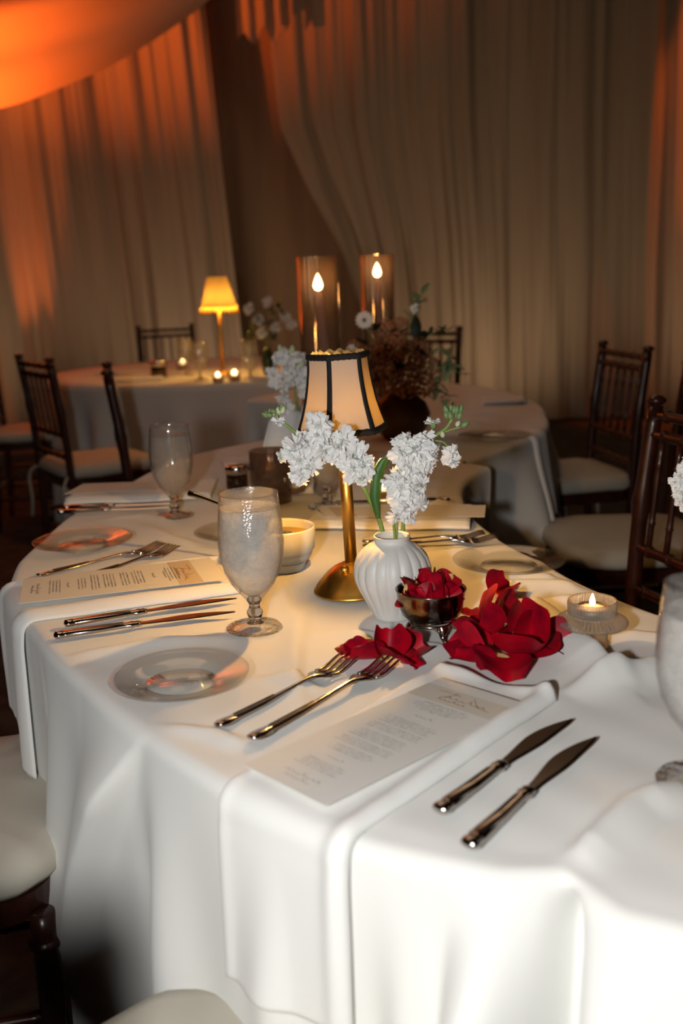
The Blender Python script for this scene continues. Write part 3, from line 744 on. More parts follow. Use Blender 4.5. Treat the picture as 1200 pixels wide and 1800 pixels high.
# left napkin: runs from (-.20,1.60) towards (-.50,1.46)
Wl = unit(.03, -.19); Dl = unit(-.30, -.105)
def nb2(u, v): return .008*math.exp(-((u-.88)/.09)**2)+.005*math.exp(-((u-.05)/.05)**2)*(1+.5*math.sin(v*20))+.0012*math.sin(u*7+v*16)
napkin(T1, (-.205, 1.640), unit(.045, -.19), Dl, .205, .54, .0018, 0, 'white folded napkin under the printed left menu, its end hanging over the table edge', 'folded napkins', nb2)
def flat_napkin(x, y, ang, w_, l_, label, z=TZ, name='folded_napkin', fold=.010):
    def f(u, v):
        e = min(u, 1-u); 
        h = fold*(1-math.exp(-(e/.05)**2))*.55+.004*math.exp(-((u-.1)/.06)**2)+.0015*math.sin(v*9+u*5)+.001
        return ((v-.5)*l_, (u-.5)*w_, h)
    o = mesh(name, *grid(28, 36, f), NAPKIN); m = o.modifiers.new('layers', 'SOLIDIFY'); m.thickness = .004; m.offset = 1.0
    o.location = (x, y, z+.003); o.rotation_euler = (0, 0, ang)
    return tag(o, label, 'napkin', 'folded napkins')
flat_napkin(-.445, 2.215, D(2), .20, .315, 'folded napkin at the far left place, behind two knives')
flat_napkin(.095, 1.885, D(-9), .185, .31, 'folded napkin behind the ribbed vase under a grey menu card')
flat_napkin(-.205, 2.56, D(10), .14, .20, 'folded napkin at the far end of the near table, left of the glass mug')
flat_napkin(.62, 3.70, D(80), .16, .20, 'folded napkin on the second table near its far right edge')
def nb3(u, v): return .004*math.exp(-((u-.9)/.1)**2)+.001*math.sin(u*8)
napkin(T2, (.42, 3.06), unit(-.10, -.18), unit(.80, -.42), .15, .46, .004, 0, 'folded napkin hanging off the right edge of the second table', 'folded napkins', nb3)

def menu(cs, label, z, rows, band=(.80, .93), seed=1, textured=True, stiff=.0006, inks=None):
    """cs: corners front-left, front-right, back-right, back-left ; text reads from the back (head) to the front (foot)"""
    fl, fr, br, bl = [np.array(q) for q in cs]
    root_c = (fl+fr+br+bl)/4
    ink, inkw, bandm = inks or (INK, INKW, BAND)
    def at(u, v, dz=0.0):      # u across 0..1, v 0 foot .. 1 head
        q = (fl*(1-u)+fr*u)*(1-v)+(bl*(1-u)+br*u)*v
        return (q[0]-root_c[0], q[1]-root_c[1], dz)
    root = thing('menu_card', label, 'menu', (root_c[0], root_c[1], z), 0, 'menu cards')
    V = [at(0, 0), at(1, 0), at(1, 1), at(0, 1)]; V = V+[(a, b, stiff) for a, b, c_ in V]
    mesh('card', V, [(3, 2, 1, 0), (4, 5, 6, 7), (0, 1, 5, 4), (1, 2, 6, 5), (2, 3, 7, 6), (3, 0, 4, 7)], PAPER, root, False)
    if band:
        e = stiff+.0002
        mesh('header_band', [at(0, band[0], e), at(1, band[0], e), at(1, band[1], e), at(0, band[1], e)], [(0, 1, 2, 3)], bandm, root, False)
    rnd = random.Random(seed)
    def stroke(mb, P, wdt):    # P in (u,v) card space
        P = [Vector((q[0], q[1], 0)) for q in P]
        V = []
        for i, q in enumerate(P):
            t = P[min(i+1, len(P)-1)]-P[max(i-1, 0)]; t = Vector((t.x, t.y*2.6, 0)); t.normalize(); nrm = Vector((-t.y, t.x/2.6, 0))*wdt
            V += [at(q.x+nrm.x, q.y+nrm.y, stiff+.0005), at(q.x-nrm.x, q.y-nrm.y, stiff+.0005)]
        mb.add(V, [(2*i, 2*i+1, 2*i+3, 2*i+2) for i in range(len(P)-1)])
    def script(mb, u0, u1, v, h, n, wdt):
        P = []
        for k in range(n*6+1):
            t = k/(n*6); ph = t*n*2*PI; amp = h*(1 if (int(t*n) % 3) else 2.0)
            P.append((u0+(u1-u0)*t+.012*math.sin(ph*1.0), v+amp*(.5-.5*math.cos(ph))-.3*h*math.sin(ph*.5), 0))
        stroke(mb, P, wdt)
    if textured:
        mb = MB()
        for v, n, wd in rows:               # blocks: top v, number of lines, width
            for k in range(n):
                vv = v-.0165*k; u = .5-wd/2*rnd.uniform(.75, 1); uend = 1-u
                while u < uend:
                    wl = rnd.uniform(.006, .014); hh = rnd.choice([.0048, .0048, .0048, .0072])
                    stroke(mb, [(u, vv, 0), (u+wl*.25, vv+hh, 0)], .0034); stroke(mb, [(u+wl*.25, vv+hh, 0), (u+wl*.6, vv, 0)], .0030)
                    u += wl+.004
                    if rnd.random() < .16: u += .016
        mb.build('printed_text', ink, root, False)['kind'] = 'stuff'
        mb = MB(); script(mb, .40, .60, .655, .007, 4, .005); script(mb, .40, .60, .225, .006, 4, .005)
        script(mb, .30, .72, .075, .010, 7, .006); script(mb, .36, .66, .050, .008, 5, .006)
        mb.build('script_heading', ink, root, False)['kind'] = 'stuff'
        mb = MB()
        vm = (band[0]+band[1])/2
        stroke(mb, [(.20, vm+.030, 0), (.34, vm+.036, 0), (.46, vm+.030, 0)], .008)
        stroke(mb, [(.40, vm+.046, 0), (.37, vm+.01, 0), (.34, vm-.012, 0), (.30, vm-.020, 0)], .008)
        script(mb, .34, .80, vm-.010, .012, 6, .008)
        stroke(mb, [(.58, vm+.045, 0), (.64, vm+.02, 0), (.72, vm-.01, 0), (.86, vm-.022, 0)], .007)
        script(mb, .30, .62, vm-.036, .007, 6, .007)
        mb.build('title_script', inkw, root, False)['kind'] = 'stuff'
    return root
ROWS = [(.775, 4, .60), (.712, 1, .34), (.60, 4, .62), (.525, 3, .60), (.455, 4, .60), (.375, 3, .66), (.31, 3, .50), (.185, 4, .56)]
menu([(-.101, .866), (-.023, .784), (.190, .980), (.106, 1.060)], 'menu card on the nearest napkin, beige band and script at its head', TZ+.0125, ROWS, (.80, .93), 3, inks=(INKLIT, INKWLIT, BANDLIT))
menu([(-.506, 1.515), (-.474, 1.386), (-.178, 1.472), (-.222, 1.602)], 'printed menu card on the left napkin, beige band towards the goblet', TZ+.0145, ROWS, (.76, .88), 5)
menu([(.285, 1.915), (.268, 1.815), (-.030, 1.862), (-.050, 1.945)], 'grey menu card on the napkin behind the ribbed vase', TZ+.0165, ROWS, (.80, .93), 6, False)
menu([(-.615, 2.170), (-.600, 2.285), (-.330, 2.285), (-.330, 2.185)], 'menu card on the napkin at the far left place', TZ+.0165, ROWS, (.80, .93), 7, False)

# ------------------------------------------------------------------ brass table lamp
lamp = thing('table_lamp', 'brass table lamp with a cream bell shade edged in black braid', 'lamp', (.013, 1.436, TZ+.0015))
lamp.rotation_euler = (0, D(-1.7), 0)
mesh('base', *lathe([(0, 0), (.056, 0), (.0590, .0015), (.0590, .004), (.0575, .0055), (.0545, .011), (.046, .021), (.037, .031), (.026, .039), (.016, .0435), (.0105, .046), (0, .0465)], 72), BRASS, lamp)
mesh('pole', *tube([(0, 0, .040), (0, 0, .238)], .0092, 24), BRASS, lamp)
sw = MB(); sw.add(*lathe([(0, 0), (.0058, 0), (.0062, .002), (.0055, .005), (.004, .006), (0, .0065)], 20, c=(0, 0, 0)))
swo = sw.build('switch', BRASS, lamp); swo.location = (-.010, -.024, .0405); swo.rotation_euler = (D(48), 0, 0)
sh = [(.0415, .353), (.0425, .333), (.0455, .310), (.050, .287), (.0558, .266), (.0620, .248)]
def hexr(a, k=.80, rot=D(-72)):
    b = ((a-rot) % (PI/3))-PI/6
    return (1-k)+k*math.cos(PI/6)/math.cos(b)/1.0*1.04
ROT = D(-108)
def shader(rad, z, n=96): return [((rad*hexr(2*PI*i/n, .8, ROT))*math.cos(2*PI*i/n), (rad*hexr(2*PI*i/n, .8, ROT))*math.sin(2*PI*i/n), z) for i in range(n)]
def shell(prof, n=96):
    V = []; F = []
    for q in prof: V += shader(q[0], q[1], n)
    for j in range(len(prof)-1):
        for i in range(n): F.append((j*n+i, j*n+(i+1) % n, (j+1)*n+(i+1) % n, (j+1)*n+i))
    return V, F
fine = []
for k in range(25):
    t = k/24*(len(sh)-1); i = min(int(t), len(sh)-2); f_ = t-i; fine.append((sh[i][0]*(1-f_)+sh[i+1][0]*f_, sh[i][1]*(1-f_)+sh[i+1][1]*f_))
so = mesh('shade', *shell(fine), SHADE, lamp); part(so, 'cream bell shade')
mesh('lining', *shell([(q[0]*.965, q[1]) for q in fine]), SHADEIN, so)
for rad, z, rr_ in ((.0425, .352, .0046), (.0630, .246, .0050)):
    n = 96; P = shader(rad, z); V = []; F = []; kk = 10
    for i in range(n):
        q = Vector(P[i]); d = Vector((q.x, q.y, 0)).normalized()
        for k in range(kk):
            a = 2*PI*k/kk; V.append(q+d*(rr_*.75*math.cos(a))*(1+.12*math.sin(i*2.1))+Vector((0, 0, rr_*math.sin(a)*(1+.10*math.sin(i*2.1+1)))))
    for i in range(n):
        for k in range(kk): F.append((i*kk+k, ((i+1) % n)*kk+k, ((i+1) % n)*kk+(k+1) % kk, i*kk+(k+1) % kk))
    part(mesh('braid_trim', V, F, TRIM, so), 'black braided trim')
for k in range(6):
    a = ROT+k*PI/3; V = []; F = []
    for q in fine:
        rr_ = q[0]*hexr(a, .8, ROT)+.0012; ta = Vector((-math.sin(a), math.cos(a), 0)); c_ = Vector((math.cos(a)*rr_, math.sin(a)*rr_, q[1]))
        nrm = Vector((math.cos(a), math.sin(a), 0)); wd = .0034+.0012*(q[0]-.041)/.02
        V += [c_-ta*wd-nrm*.0016, c_-ta*wd*.8+nrm*.0006, c_+ta*wd*.8+nrm*.0006, c_+ta*wd-nrm*.0016]
    for j in range(len(fine)-1):
        for m_ in range(3): F.append((j*4+m_, j*4+m_+1, (j+1)*4+m_+1, (j+1)*4+m_))
    part(mesh('braid_rib', V, F, TRIM, so), 'black fabric rib')
# ruffled lining edge at the top
V = []; F = []; n = 96
for i in range(n):
    a = 2*PI*i/n; r0 = .0405*hexr(a, .8, ROT)
    V += [(r0*math.cos(a), r0*math.sin(a), .3545+.0012*math.sin(i*1.7)), (r0*.86*math.cos(a), r0*.86*math.sin(a), .3580+.0022*math.sin(i*.9)), (r0*.80*math.cos(a), r0*.80*math.sin(a), .3520)]
for i in range(n):
    for k in range(2): F.append((i*3+k, ((i+1) % n)*3+k, ((i+1) % n)*3+k+1, i*3+k+1))
part(mesh('ruffle', V, F, SHADEIN, so), 'gathered white lining edge')
mesh('bulb', *blob((0, 0, .272), .010, .010, .013, 16, 10), BULB, lamp)
mesh('spider', *tube([(-.040, 0, .345), (0, 0, .338), (.040, 0, .345)], .001, 6), BRASS, lamp)
lb = light('bulb_light', 'POINT', (.004, 1.436, TZ+.2535), 5.2, (1.0, 0.50, 0.12), 0.005)

# ------------------------------------------------------------------ flames, candles
def flame(parent, x, y, z, h=.022, w_=.0048, name='flame'):
    prof = [(0, 0), (w_*.7, h*.08), (w_, h*.28), (w_*.85, h*.5), (w_*.45, h*.78), (w_*.12, h*.95), (0, h)]
    return mesh(name, *lathe(prof, 12, c=(x, y, z)), FLAME, parent)
# ribbed glass candle holder, right
ch = thing('candle_holder', 'ribbed clear glass candle holder with a flared disc on the right of the table', 'candle holder', (.306, 1.172, TZ+.002))
rib = lambda a, z: .022*math.sin(a*52)
out_p = [(.0, 0), (.0195, 0), (.0205, .003), (.0205, .006), (.0185, .010), (.0190, .018), (.0235, .0235), (.036, .0265), (.0420, .0295), (.0432, .0325), (.0415, .0355), (.036, .0385), (.0305, .0410), (.0290, .0430), (.0292, .048), (.0298, .056), (.0300, .0595), (.0292, .0605), (.0280, .0598), (.0272, .056), (.0268, .046), (.0266, .0415), (0, .0412)]
mesh('glass_body', *lathe(out_p, 208, ripple=lambda a, z: .034*math.sin(a*52) if z > .002 and z < .0592 else 0), RIBG, ch)
tl = thing('tealight', 'small tealight burning in the ribbed glass holder on the right', 'candle', (.306, 1.172, TZ+.0445))
mesh('cup', *lathe([(0, 0), (.0190, 0), (.0195, .001), (.0195, .0095), (.0188, .0095), (.0186, .001), (0, .001)], 40), pbr('foil_cup', (.7, .6, .5), .25, 1.0), tl)
mesh('wax', *lathe([(0, .0015), (.0184, .0015), (.0184, .0080), (.012, .0072), (0, .0070)], 40), WAX, tl)
mesh('wick', *tube([(0, 0, .007), (.0003, 0, .0105)], .0005, 6), BLACKM, tl)
flame(tl, 0, 0, .0095, .0165, .0036)
light('candle_light', 'POINT', (.306, 1.172, TZ+.064), .10, (1, .45, .12), .005)
# fluted hurricane cylinders with taper candles
def hurricane(x, y, h, R, label, tilt, ztap, tlabel):
    hh = thing('hurricane_cylinder', label, 'candle holder', (x, y, TZ+.002), 0, 'tall fluted hurricane cylinders')
    rp = lambda a, z: .012*math.sin(a*24)
    mesh('glass_cylinder', *lathe([(0, .003), (R-.003, .003), (R-.0025, h), (R, h+.001), (R, 0), (0, 0)], 144, ripple=rp), HURR, hh)
    mesh('rim', *lathe([(R-.001+.0016*math.cos(a), h+.0016*math.sin(a)) for a in [k*PI/3 for k in range(6)]], 72, closed=True), GLASS, hh)
    tp = thing('taper_candle', tlabel, 'candle', (x, y, TZ+.006), 0, 'tall lit taper candles')
    P = [(tilt*(1-t), 0, ztap*t) for t in (0, .3, .6, .9, 1)]
    mesh('candle_cup', *lathe([(0, 0), (.026, 0), (.026, .006), (.014, .010), (.014, .03), (0, .03)], 24, c=(tilt, 0, 0)), GLASS, tp)
    mesh('wax', *tube(P, [.0135, .0128, .0122, .0118, .010], 20), PINKWAX, tp)
    mesh('wick', *tube([(0, 0, ztap), (.001, 0, ztap+.008)], .0008, 6), BLACKM, tp)
    flame(tp, 0, 0, ztap+.004, .044, .0125)
    light('candle_light', 'POINT', (x, y, TZ+ztap+.05), .9, (1, .42, .10), .01)
hurricane(-.040, 2.62, .517, .052, 'fluted glass cylinder around a lit taper, left one just behind the lamp', .030, .425, 'lit taper candle in the left fluted glass cylinder')
hurricane(.133, 3.10, .528, .050, 'fluted glass cylinder around a lit taper, right one behind the lamp', .010, .455, 'lit taper candle in the right fluted glass cylinder')

# ------------------------------------------------------------------ ribbed vase and flowers
vz = thing('bud_vase', 'white ribbed ceramic bud vase holding white stock flowers', 'vase', (.067, 1.312, TZ+.0015))
vp = [(0, 0), (.0255, 0), (.0275, .002), (.0300, .008), (.0375, .024), (.0455, .039), (.0510, .052), (.0530, .063), (.0522, .074), (.0482, .086), (.0405, .0965), (.0310, .1035), (.0258, .1065), (.0240, .1090), (.0240, .1125), (.0252, .1150), (.0245, .1162), (.0225, .1155), (.0222, .110), (.022, .105), (.03, .098), (.040, .07), (.02, .02), (0, .01)]
def vrip(a, z):
    k = sm((z-.006)/.02)*(1-sm((z-.096)/.008))
    return .055*k*(abs(math.sin(a*9))**.7-.7)
mesh('body', *lathe(vp, 216, ripple=vrip), CERAMIC, vz)

def floret_mesh(rnd, R=.016, layers=((7, 1.0, .10), (6, .80, .55), (5, .58, .95), (4, .36, 1.25))):
    """ruffled double stock flower opening to +z"""
    V = []; F = []
    for n, sc, lift in layers:
        for k in range(n):
            a0 = 2*PI*k/n+rnd.uniform(-.35, .35); nu, nv = 6, 7; base = len(V); L = R*sc*rnd.uniform(.8, 1.15); W_ = L*.46; ph = rnd.random()*6
            el = lift+rnd.uniform(-.25, .25); tw = rnd.uniform(-.5, .5)
            for i in range(nu):
                t = i/(nu-1)
                for j in range(nv):
                    s = (j/(nv-1)-.5)*2
                    wd = W_*(t**.75)*(1-.25*t**6)
                    ruff = (.16*math.sin(s*6+ph)+.08*math.sin(s*13+ph*2))*t*t*L
                    x = L*t*(1-.20*s*s*t+.07*math.cos(s*5+ph)*t); yy = s*wd*(1+.1*math.sin(ph*3))
                    z = ruff+.35*L*s*s*t*(1 if sc < .9 else -.5)-.35*L*t*t*(1.2-lift)+tw*yy*t
                    ce, se = math.cos(el), math.sin(el); x2, z2 = x*ce-z*se, x*se+z*ce
                    V.append((x2*math.cos(a0)-yy*math.sin(a0), x2*math.sin(a0)+yy*math.cos(a0), z2+.001))
            for i in range(nu-1):
                for j in range(nv-1):
                    F.append((base+i*nv+j, base+(i+1)*nv+j, base+(i+1)*nv+j+1, base+i*nv+j+1))
    me = bpy.data.meshes.new('blossom'); me.from_pydata(V, [], F); me.materials.append(PETAL)
    me.polygons.foreach_set('use_smooth', [True]*len(me.polygons)); return me
rf = random.Random(11)
FLOR = [floret_mesh(rf) for _ in range(6)]
STAR = [floret_mesh(rf, .013, ((5, 1.0, .75), (3, .5, 1.2))) for _ in range(2)]
cb = MB(); cb.add(*blob((0, 0, .004), .0026, .0026, .0022, 8, 5)); CENT = None
def centre_mesh():
    m = MB()
    for k in range(6):
        a = k*PI/3; m.add(*tube([(0, 0, .002), (.0022*math.cos(a), .0022*math.sin(a), .0065)], .0005, 5))
    me = bpy.data.meshes.new('stamen'); me.from_pydata(m.V, [], m.F); me.materials.append(GREEN); return me
CENT = centre_mesh()
def bud_mesh(L=.012, R=.0038, mt=None):
    V, F = lathe([(0, 0), (R*.6, L*.10), (R, L*.4), (R*.85, L*.7), (R*.3, L*.95), (0, L)], 10, ripple=lambda a, z: .10*math.sin(a*4))
    me = bpy.data.meshes.new('bud'); me.from_pydata(V, [], F); me.materials.append(mt or BUDG); me.polygons.foreach_set('use_smooth', [True]*len(me.polygons)); return me
BUD = bud_mesh(); BUDW = bud_mesh(.012, .0045, PETALG)
def blossom(parent, pos, d, me, sc=1.0, stamen=True):
    o = link('blossom', me, parent); o.location = pos
    o.rotation_euler = Vector(d).to_track_quat('Z', 'Y').to_euler(); o.scale = (sc,)*3
    if stamen and rf.random() < .3: link('stamen', CENT, o)
    return o
def budat(parent, pos, d, me=None, sc=1.0):
    o = link('bud', me or BUD, parent); o.location = pos; o.rotation_euler = Vector(d).to_track_quat('Z', 'Y').to_euler(); o.scale = (sc,)*3; return o
def stalk(parent_name, label, pts, rad, group, mt=GREEN):
    P = spline(pts, 6); n = len(P); R = [rad[0]+(rad[1]-rad[0])*i/(n-1) for i in range(n)]
    o = mesh(parent_name, *tube(P, R, 9), mt); tag(o, label, 'flower', group); return o
gs = 'white stock stems in the ribbed vase'
# stem A: rises left and arches over in front of the shade
A = stalk('stock_flower', 'white stock flower arching left in front of the lampshade', [(.062, 1.335, .800), (.055, 1.338, .880), (.038, 1.336, .925), (.020, 1.332, .962), (.004, 1.330, .985), (-.018, 1.330, 1.004), (-.045, 1.330, 1.010), (-.070, 1.332, 1.030), (-.084, 1.335, 1.045)], (.0036, .0018), gs)
def cluster(par, items, seed, spread=.010, k=3, sc=(.75, 1.0)):
    rnd = random.Random(seed)
    for (x, y, z, s_) in items:
        for q in range(k):
            d = Vector((rnd.uniform(-1, 1), -rnd.uniform(.35, 1.2), rnd.uniform(-.7, .9)))
            pos = (x+rnd.uniform(-1, 1)*spread, y-.006+rnd.uniform(-1, 1)*.010, z+rnd.uniform(-1, 1)*spread)
            blossom(par, pos, d, rnd.choice(FLOR), s_*rnd.uniform(*sc))
cluster(A, [(-.052, 1.328, .998, 1.15), (-.048, 1.326, .972, 1.1), (-.030, 1.326, 1.022, 1.15), (-.025, 1.324, 1.000, 1.1), (-.034, 1.326, .972, 1.0), (-.002, 1.326, 1.002, 1.1), (.006, 1.324, .985, 1.0), (.018, 1.322, .976, 1.2), (.026, 1.322, .968, 1.15), (.012, 1.322, .990, 1.0), (-.010, 1.332, .988, 1.0), (-.060, 1.330, .985, .8)], 5, k=3, sc=(.72, 1.05))
blossom(A, (.020, 1.312, .972), (.15, -1, .1), FLOR[0], 1.15); blossom(A, (-.028, 1.312, 1.018), (-.1, -1, .35), FLOR[1], 1.1); blossom(A, (-.052, 1.312, .985), (-.2, -1, -.1), FLOR[2], 1.1)
for k in range(9):
    a = k*2.4; budat(A, (-.084+.008*math.cos(a), 1.333+.005*math.sin(a), 1.045+.004*math.sin(a*1.7)), (math.cos(a)*.7-.5, -.4*math.sin(a), .6+.5*math.sin(a)), BUD if k % 3 else BUDW, 1.0)
blossom(A, (-.078, 1.325, 1.036), (.1, -.6, -.8), FLOR[3], .6, False)
budat(A, (-.068, 1.328, .992), (-.9, -.2, -.3), BUDW, 1.3); budat(A, (-.060, 1.326, .996), (-.9, -.2, .2), BUD, 1.0)
blossom(A, (-.078, 1.325, .988), (-.8, -.5, -.1), FLOR[4], .6, False)
# stem B: upright dense head at the right
B = stalk('stock_flower', 'upright dense white stock flower on the right of the vase', [(.072, 1.330, .800), (.074, 1.330, .880), (.080, 1.330, .920), (.086, 1.330, .960), (.098, 1.330, .985), (.112, 1.330, 1.005)], (.0034, .0018), gs)
cluster(B, [(.078, 1.322, .925, .9), (.082, 1.320, .912, 1.1), (.094, 1.322, .908, 1.0), (.080, 1.318, .945, 1.2), (.096, 1.318, .938, 1.1), (.106, 1.322, .928, 1.0), (.080, 1.320, .960, 1.0), (.090, 1.318, .965, 1.0), (.104, 1.318, .958, 1.05), (.092, 1.322, .992, 1.1), (.086, 1.324, 1.005, 1.0), (.104, 1.318, .985, 1.2), (.118, 1.318, .982, 1.1), (.126, 1.322, .972, 1.0), (.112, 1.322, 1.002, 1.0)], 9, k=3, sc=(.70, 1.0))
blossom(B, (.080, 1.304, .945), (-.2, -1, .2), FLOR[5], 1.2); blossom(B, (.108, 1.304, .985), (.1, -1, .1), FLOR[0], 1.2); blossom(B, (.086, 1.304, .918), (.1, -1, -.2), FLOR[3], 1.05)
# stem C: bud spray at the upper right
Cc = stalk('stock_flower', 'budding white stock stem reaching to the upper right', [(.082, 1.334, .800), (.084, 1.336, .880), (.092, 1.338, .940), (.112, 1.336, .985), (.128, 1.334, 1.006), (.145, 1.334, 1.018), (.154, 1.334, 1.032)], (.0034, .0022), gs)
for k in range(11):
    a = k*2.4; budat(Cc, (.154+.007*math.cos(a), 1.332+.006*math.sin(a), 1.034+.004*math.cos(a*1.3)), (math.cos(a)*.5+.1, -.3*math.sin(a), 1), BUD, 1.05)
mesh('side_shoot', *tube(spline([(.134, 1.334, 1.010), (.150, 1.330, 1.016), (.164, 1.328, 1.020)], 4), .0012, 6), GREEN, Cc)
budat(Cc, (.164, 1.328, 1.020), (1, -.1, .6), BUD, 1.1); budat(Cc, (.158, 1.330, 1.020), (.6, -.1, 1), BUDW, .8)
mesh('side_shoot', *tube(spline([(.120, 1.334, .998), (.124, 1.330, 1.012), (.127, 1.328, 1.024)], 4), .0013, 6), GREEN, Cc)
blossom(Cc, (.127, 1.327, 1.024), (-.1, -.25, 1), STAR[0], .95, False); budat(Cc, (.127, 1.328, 1.018), (0, 0, 1), BUD, 1.2)
mesh('side_shoot', *tube(spline([(.126, 1.334, 1.002), (.140, 1.330, 1.000), (.150, 1.328, .990)], 4), .0013, 6), GREEN, Cc)
blossom(Cc, (.150, 1.322, .984), (.5, -.9, -.2), FLOR[2], .85); blossom(Cc, (.152, 1.324, .974), (.2, -.8, -.7), FLOR[4], .75, False); budat(Cc, (.140, 1.328, 1.006), (-.1, 0, 1), BUDW, .8)
# the big leaf curling over between the heads
def leaff(u, v):
    s = (u-.5)*2; t = v
    px = np.interp(t, [0, .25, .55, .8, 1], [.050, .046, .050, .060, .078]); pz = np.interp(t, [0, .25, .55, .8, 1], [.900, .930, .962, .981, .984])
    wd = .0088*math.sin(PI*min(1, t*.92+.06))**.6
    return (px+s*wd*.9, 1.318+.004*s*s+.006*t, pz-s*wd*.45*t-.002*s*s)
lf = mesh('leaf', *grid(9, 22, leaff), LEAF, B); m = lf.modifiers.new('t', 'SOLIDIFY'); m.thickness = .0006
ST = stalk('stock_flower', 'bare short green stem between the two stock stems in the vase', [(.070, 1.328, .800), (.072, 1.324, .87), (.068, 1.322, .905)], (.0024, .0016), gs)

# ------------------------------------------------------------------ silver bowl of petals
sb = thing('silver_bowl', 'small tarnished silver footed bowl heaped with red petals', 'bowl', (.112, 1.234, TZ+.002))
sb.scale = (1, 1, .84)
mesh('cup', *lathe([(0, .022), (.020, .0225), (.031, .027), (.0385, .036), (.0420, .048), (.0435, .060), (.0445, .070), (.0458, .0735), (.0462, .0745), (.0455, .0752), (.0440, .0745), (.0425, .068), (.0412, .058), (.039, .046), (.034, .036), (.026, .0285), (0, .026)], 72), SILVER, sb)
mesh('collar', *lathe([(.026, .0225), (.029, .0240), (.0305, .0225), (.0290, .0195), (.0255, .0180), (.0245, .0205)], 48, closed=True), SILVERF, sb)
for k in range(4):
    a = k*PI/2+D(22); ca, sa = math.cos(a), math.sin(a)
    P = [(.028*ca, .028*sa, .022), (.0315*ca, .0315*sa, .016), (.031*ca, .031*sa, .009), (.034*ca, .034*sa, .0045), (.0385*ca, .0385*sa, .0018)]
    mb = MB(); mb.add(*tube(spline(P, 4), [.0068-.0045*i/16 for i in range(17)], 8))
    mb.add(*blob((.0385*ca, .0385*sa, .0026), .0042, .0042, .0024, 10, 6))
    for s_ in (-1, 1):
        b = a+s_*.30; mb.add(*tube(spline([(.0300*math.cos(b), .0300*math.sin(b), .0200), (.0312*math.cos(a+s_*.16), .0312*math.sin(a+s_*.16), .0150), (.0325*ca, .0325*sa, .0090)], 4), .0016, 6))
    mb.build('foot', SILVERF, sb)

# ------------------------------------------------------------------ rose petals
def petal_mesh(seed, L=.045, W_=.046, cup=.5, curl=.5, ruf=.12, name='rose_petal'):
    rnd = random.Random(seed); p1, p2 = rnd.random()*6, rnd.random()*6; nu, nv = 15, 15; V = []
    for i in range(nu):
        t = i/(nu-1)
        for j in range(nv):
            s = (j/(nv-1)-.5)*2
            wd = W_*.56*(math.sin(PI*min(1, .07+.66*t**.62))**.75)
            edge = 1+ruf*.35*math.sin(s*7+p1)*(t**4)-.10*(t**6)*math.cos(s*1.2*PI)
            x = L*t*edge*(1-.30*s*s*s*s*t); y = s*wd
            z = cup*(y*y/(W_*.5))*1.3+cup*L*.35*(t-.35)**2-curl*.30*L*max(0, t-.72)**1.5*2.2
            z += ruf*L*.22*math.sin(s*3.6+p2)*t*t+ruf*L*.10*math.sin(s*9+p1)*t**3-curl*.25*W_*max(0, abs(s)-.72)*t
            V.append((x-L*.45, y, z))
    F = [(i*nv+j, (i+1)*nv+j, (i+1)*nv+j+1, i*nv+j+1) for i in range(nu-1) for j in range(nv-1)]
    me = bpy.data.meshes.new(name); me.from_pydata(V, [], F); me.materials.append(ROSE); me.materials.append(ROSETIP)
    for k, pl in enumerate(me.polygons):
        pl.use_smooth = True
        i, j = divmod(k, nv-1)
        if i < 2 and 4 <= j <= 9: pl.material_index = 1
    return me, V
PET = [petal_mesh(s, cup=c_, curl=q, ruf=r_) for s, c_, q, r_ in ((1, .55, .5, .25), (2, .8, .3, .18), (3, .35, .9, .30), (4, 1.1, .2, .2), (5, .6, 1.0, .35), (6, .9, .6, .25))]
def petal(k, x, y, z, rx, ry, rz, sc, label, group):
    me, V = PET[k]; sc *= 1.12 if 'front' in group or 'right of' in group else 1.05; o = link('rose_petal', me)
    o.rotation_euler = (D(rx), D(ry), D(rz)); o.scale = (sc,)*3; M_ = o.rotation_euler.to_matrix()
    zm = min((M_ @ Vector(v)).z for v in V)*sc
    o.location = (x, y, z-zm if z is not None else 0)
    return tag(o, label, 'petal', group)
T_ = TZ+.0015
gl = 'red rose petals in front of the vase'; gr_ = 'red rose petals right of the silver bowl'
petal(0, .022, 1.145, T_, 15, -10, 205, 1.05, 'broad dark red petal at the left end of the left petal pile', gl)
petal(3, .050, 1.150, T_+.004, 5, -58, 95, .80, 'bright red petal standing up in the middle of the left pile', gl)
petal(3, .083, 1.150, T_, 20, -15, 20, .70, 'small red petal at the right end of the left pile, by the bowl foot', gl)
petal(2, .060, 1.122, T_, -18, 12, -35, 1.0, 'dark red petal lowest in the left pile, under the fork tines', gl)
petal(4, .020, 1.165, T_, 25, 0, 160, .80, 'red petal at the back of the left pile', gl)
petal(0, .150, 1.120, T_, 10, -14, 188, 1.12, 'long red petal pointing left at the front of the right pile', gr_)
petal(2, .178, 1.090, T_+.002, -12, 6, 262, 1.20, 'broad dark petal foremost in the right pile', gr_)
petal(5, .155, 1.148, T_, 30, 8, 150, .95, 'red petal lying left behind the front petals of the right pile', gr_)
petal(3, .232, 1.128, T_, 28, -30, 300, 1.25, 'cupped red petal at the right end of the front row', gr_)
petal(1, .224, 1.150, T_+.006, 46, -20, 40, 1.05, 'upright red petal curling over at the right of the pile', gr_)
petal(4, .252, 1.152, T_, 30, 20, -15, .95, 'red petal outermost on the right of the pile', gr_)
petal(0, .222, 1.190, T_+.008, 36, -35, 60, .95, 'red petal arching behind the right end of the pile', gr_)
petal(3, .175, 1.235, T_+.002, 55, 0, 95, 1.15, 'large round red petal upright beside the bowl', gr_)
petal(1, .196, 1.225, T_+.004, 58, -8, 70, 1.20, 'tallest red petal at the back of the right pile', gr_)
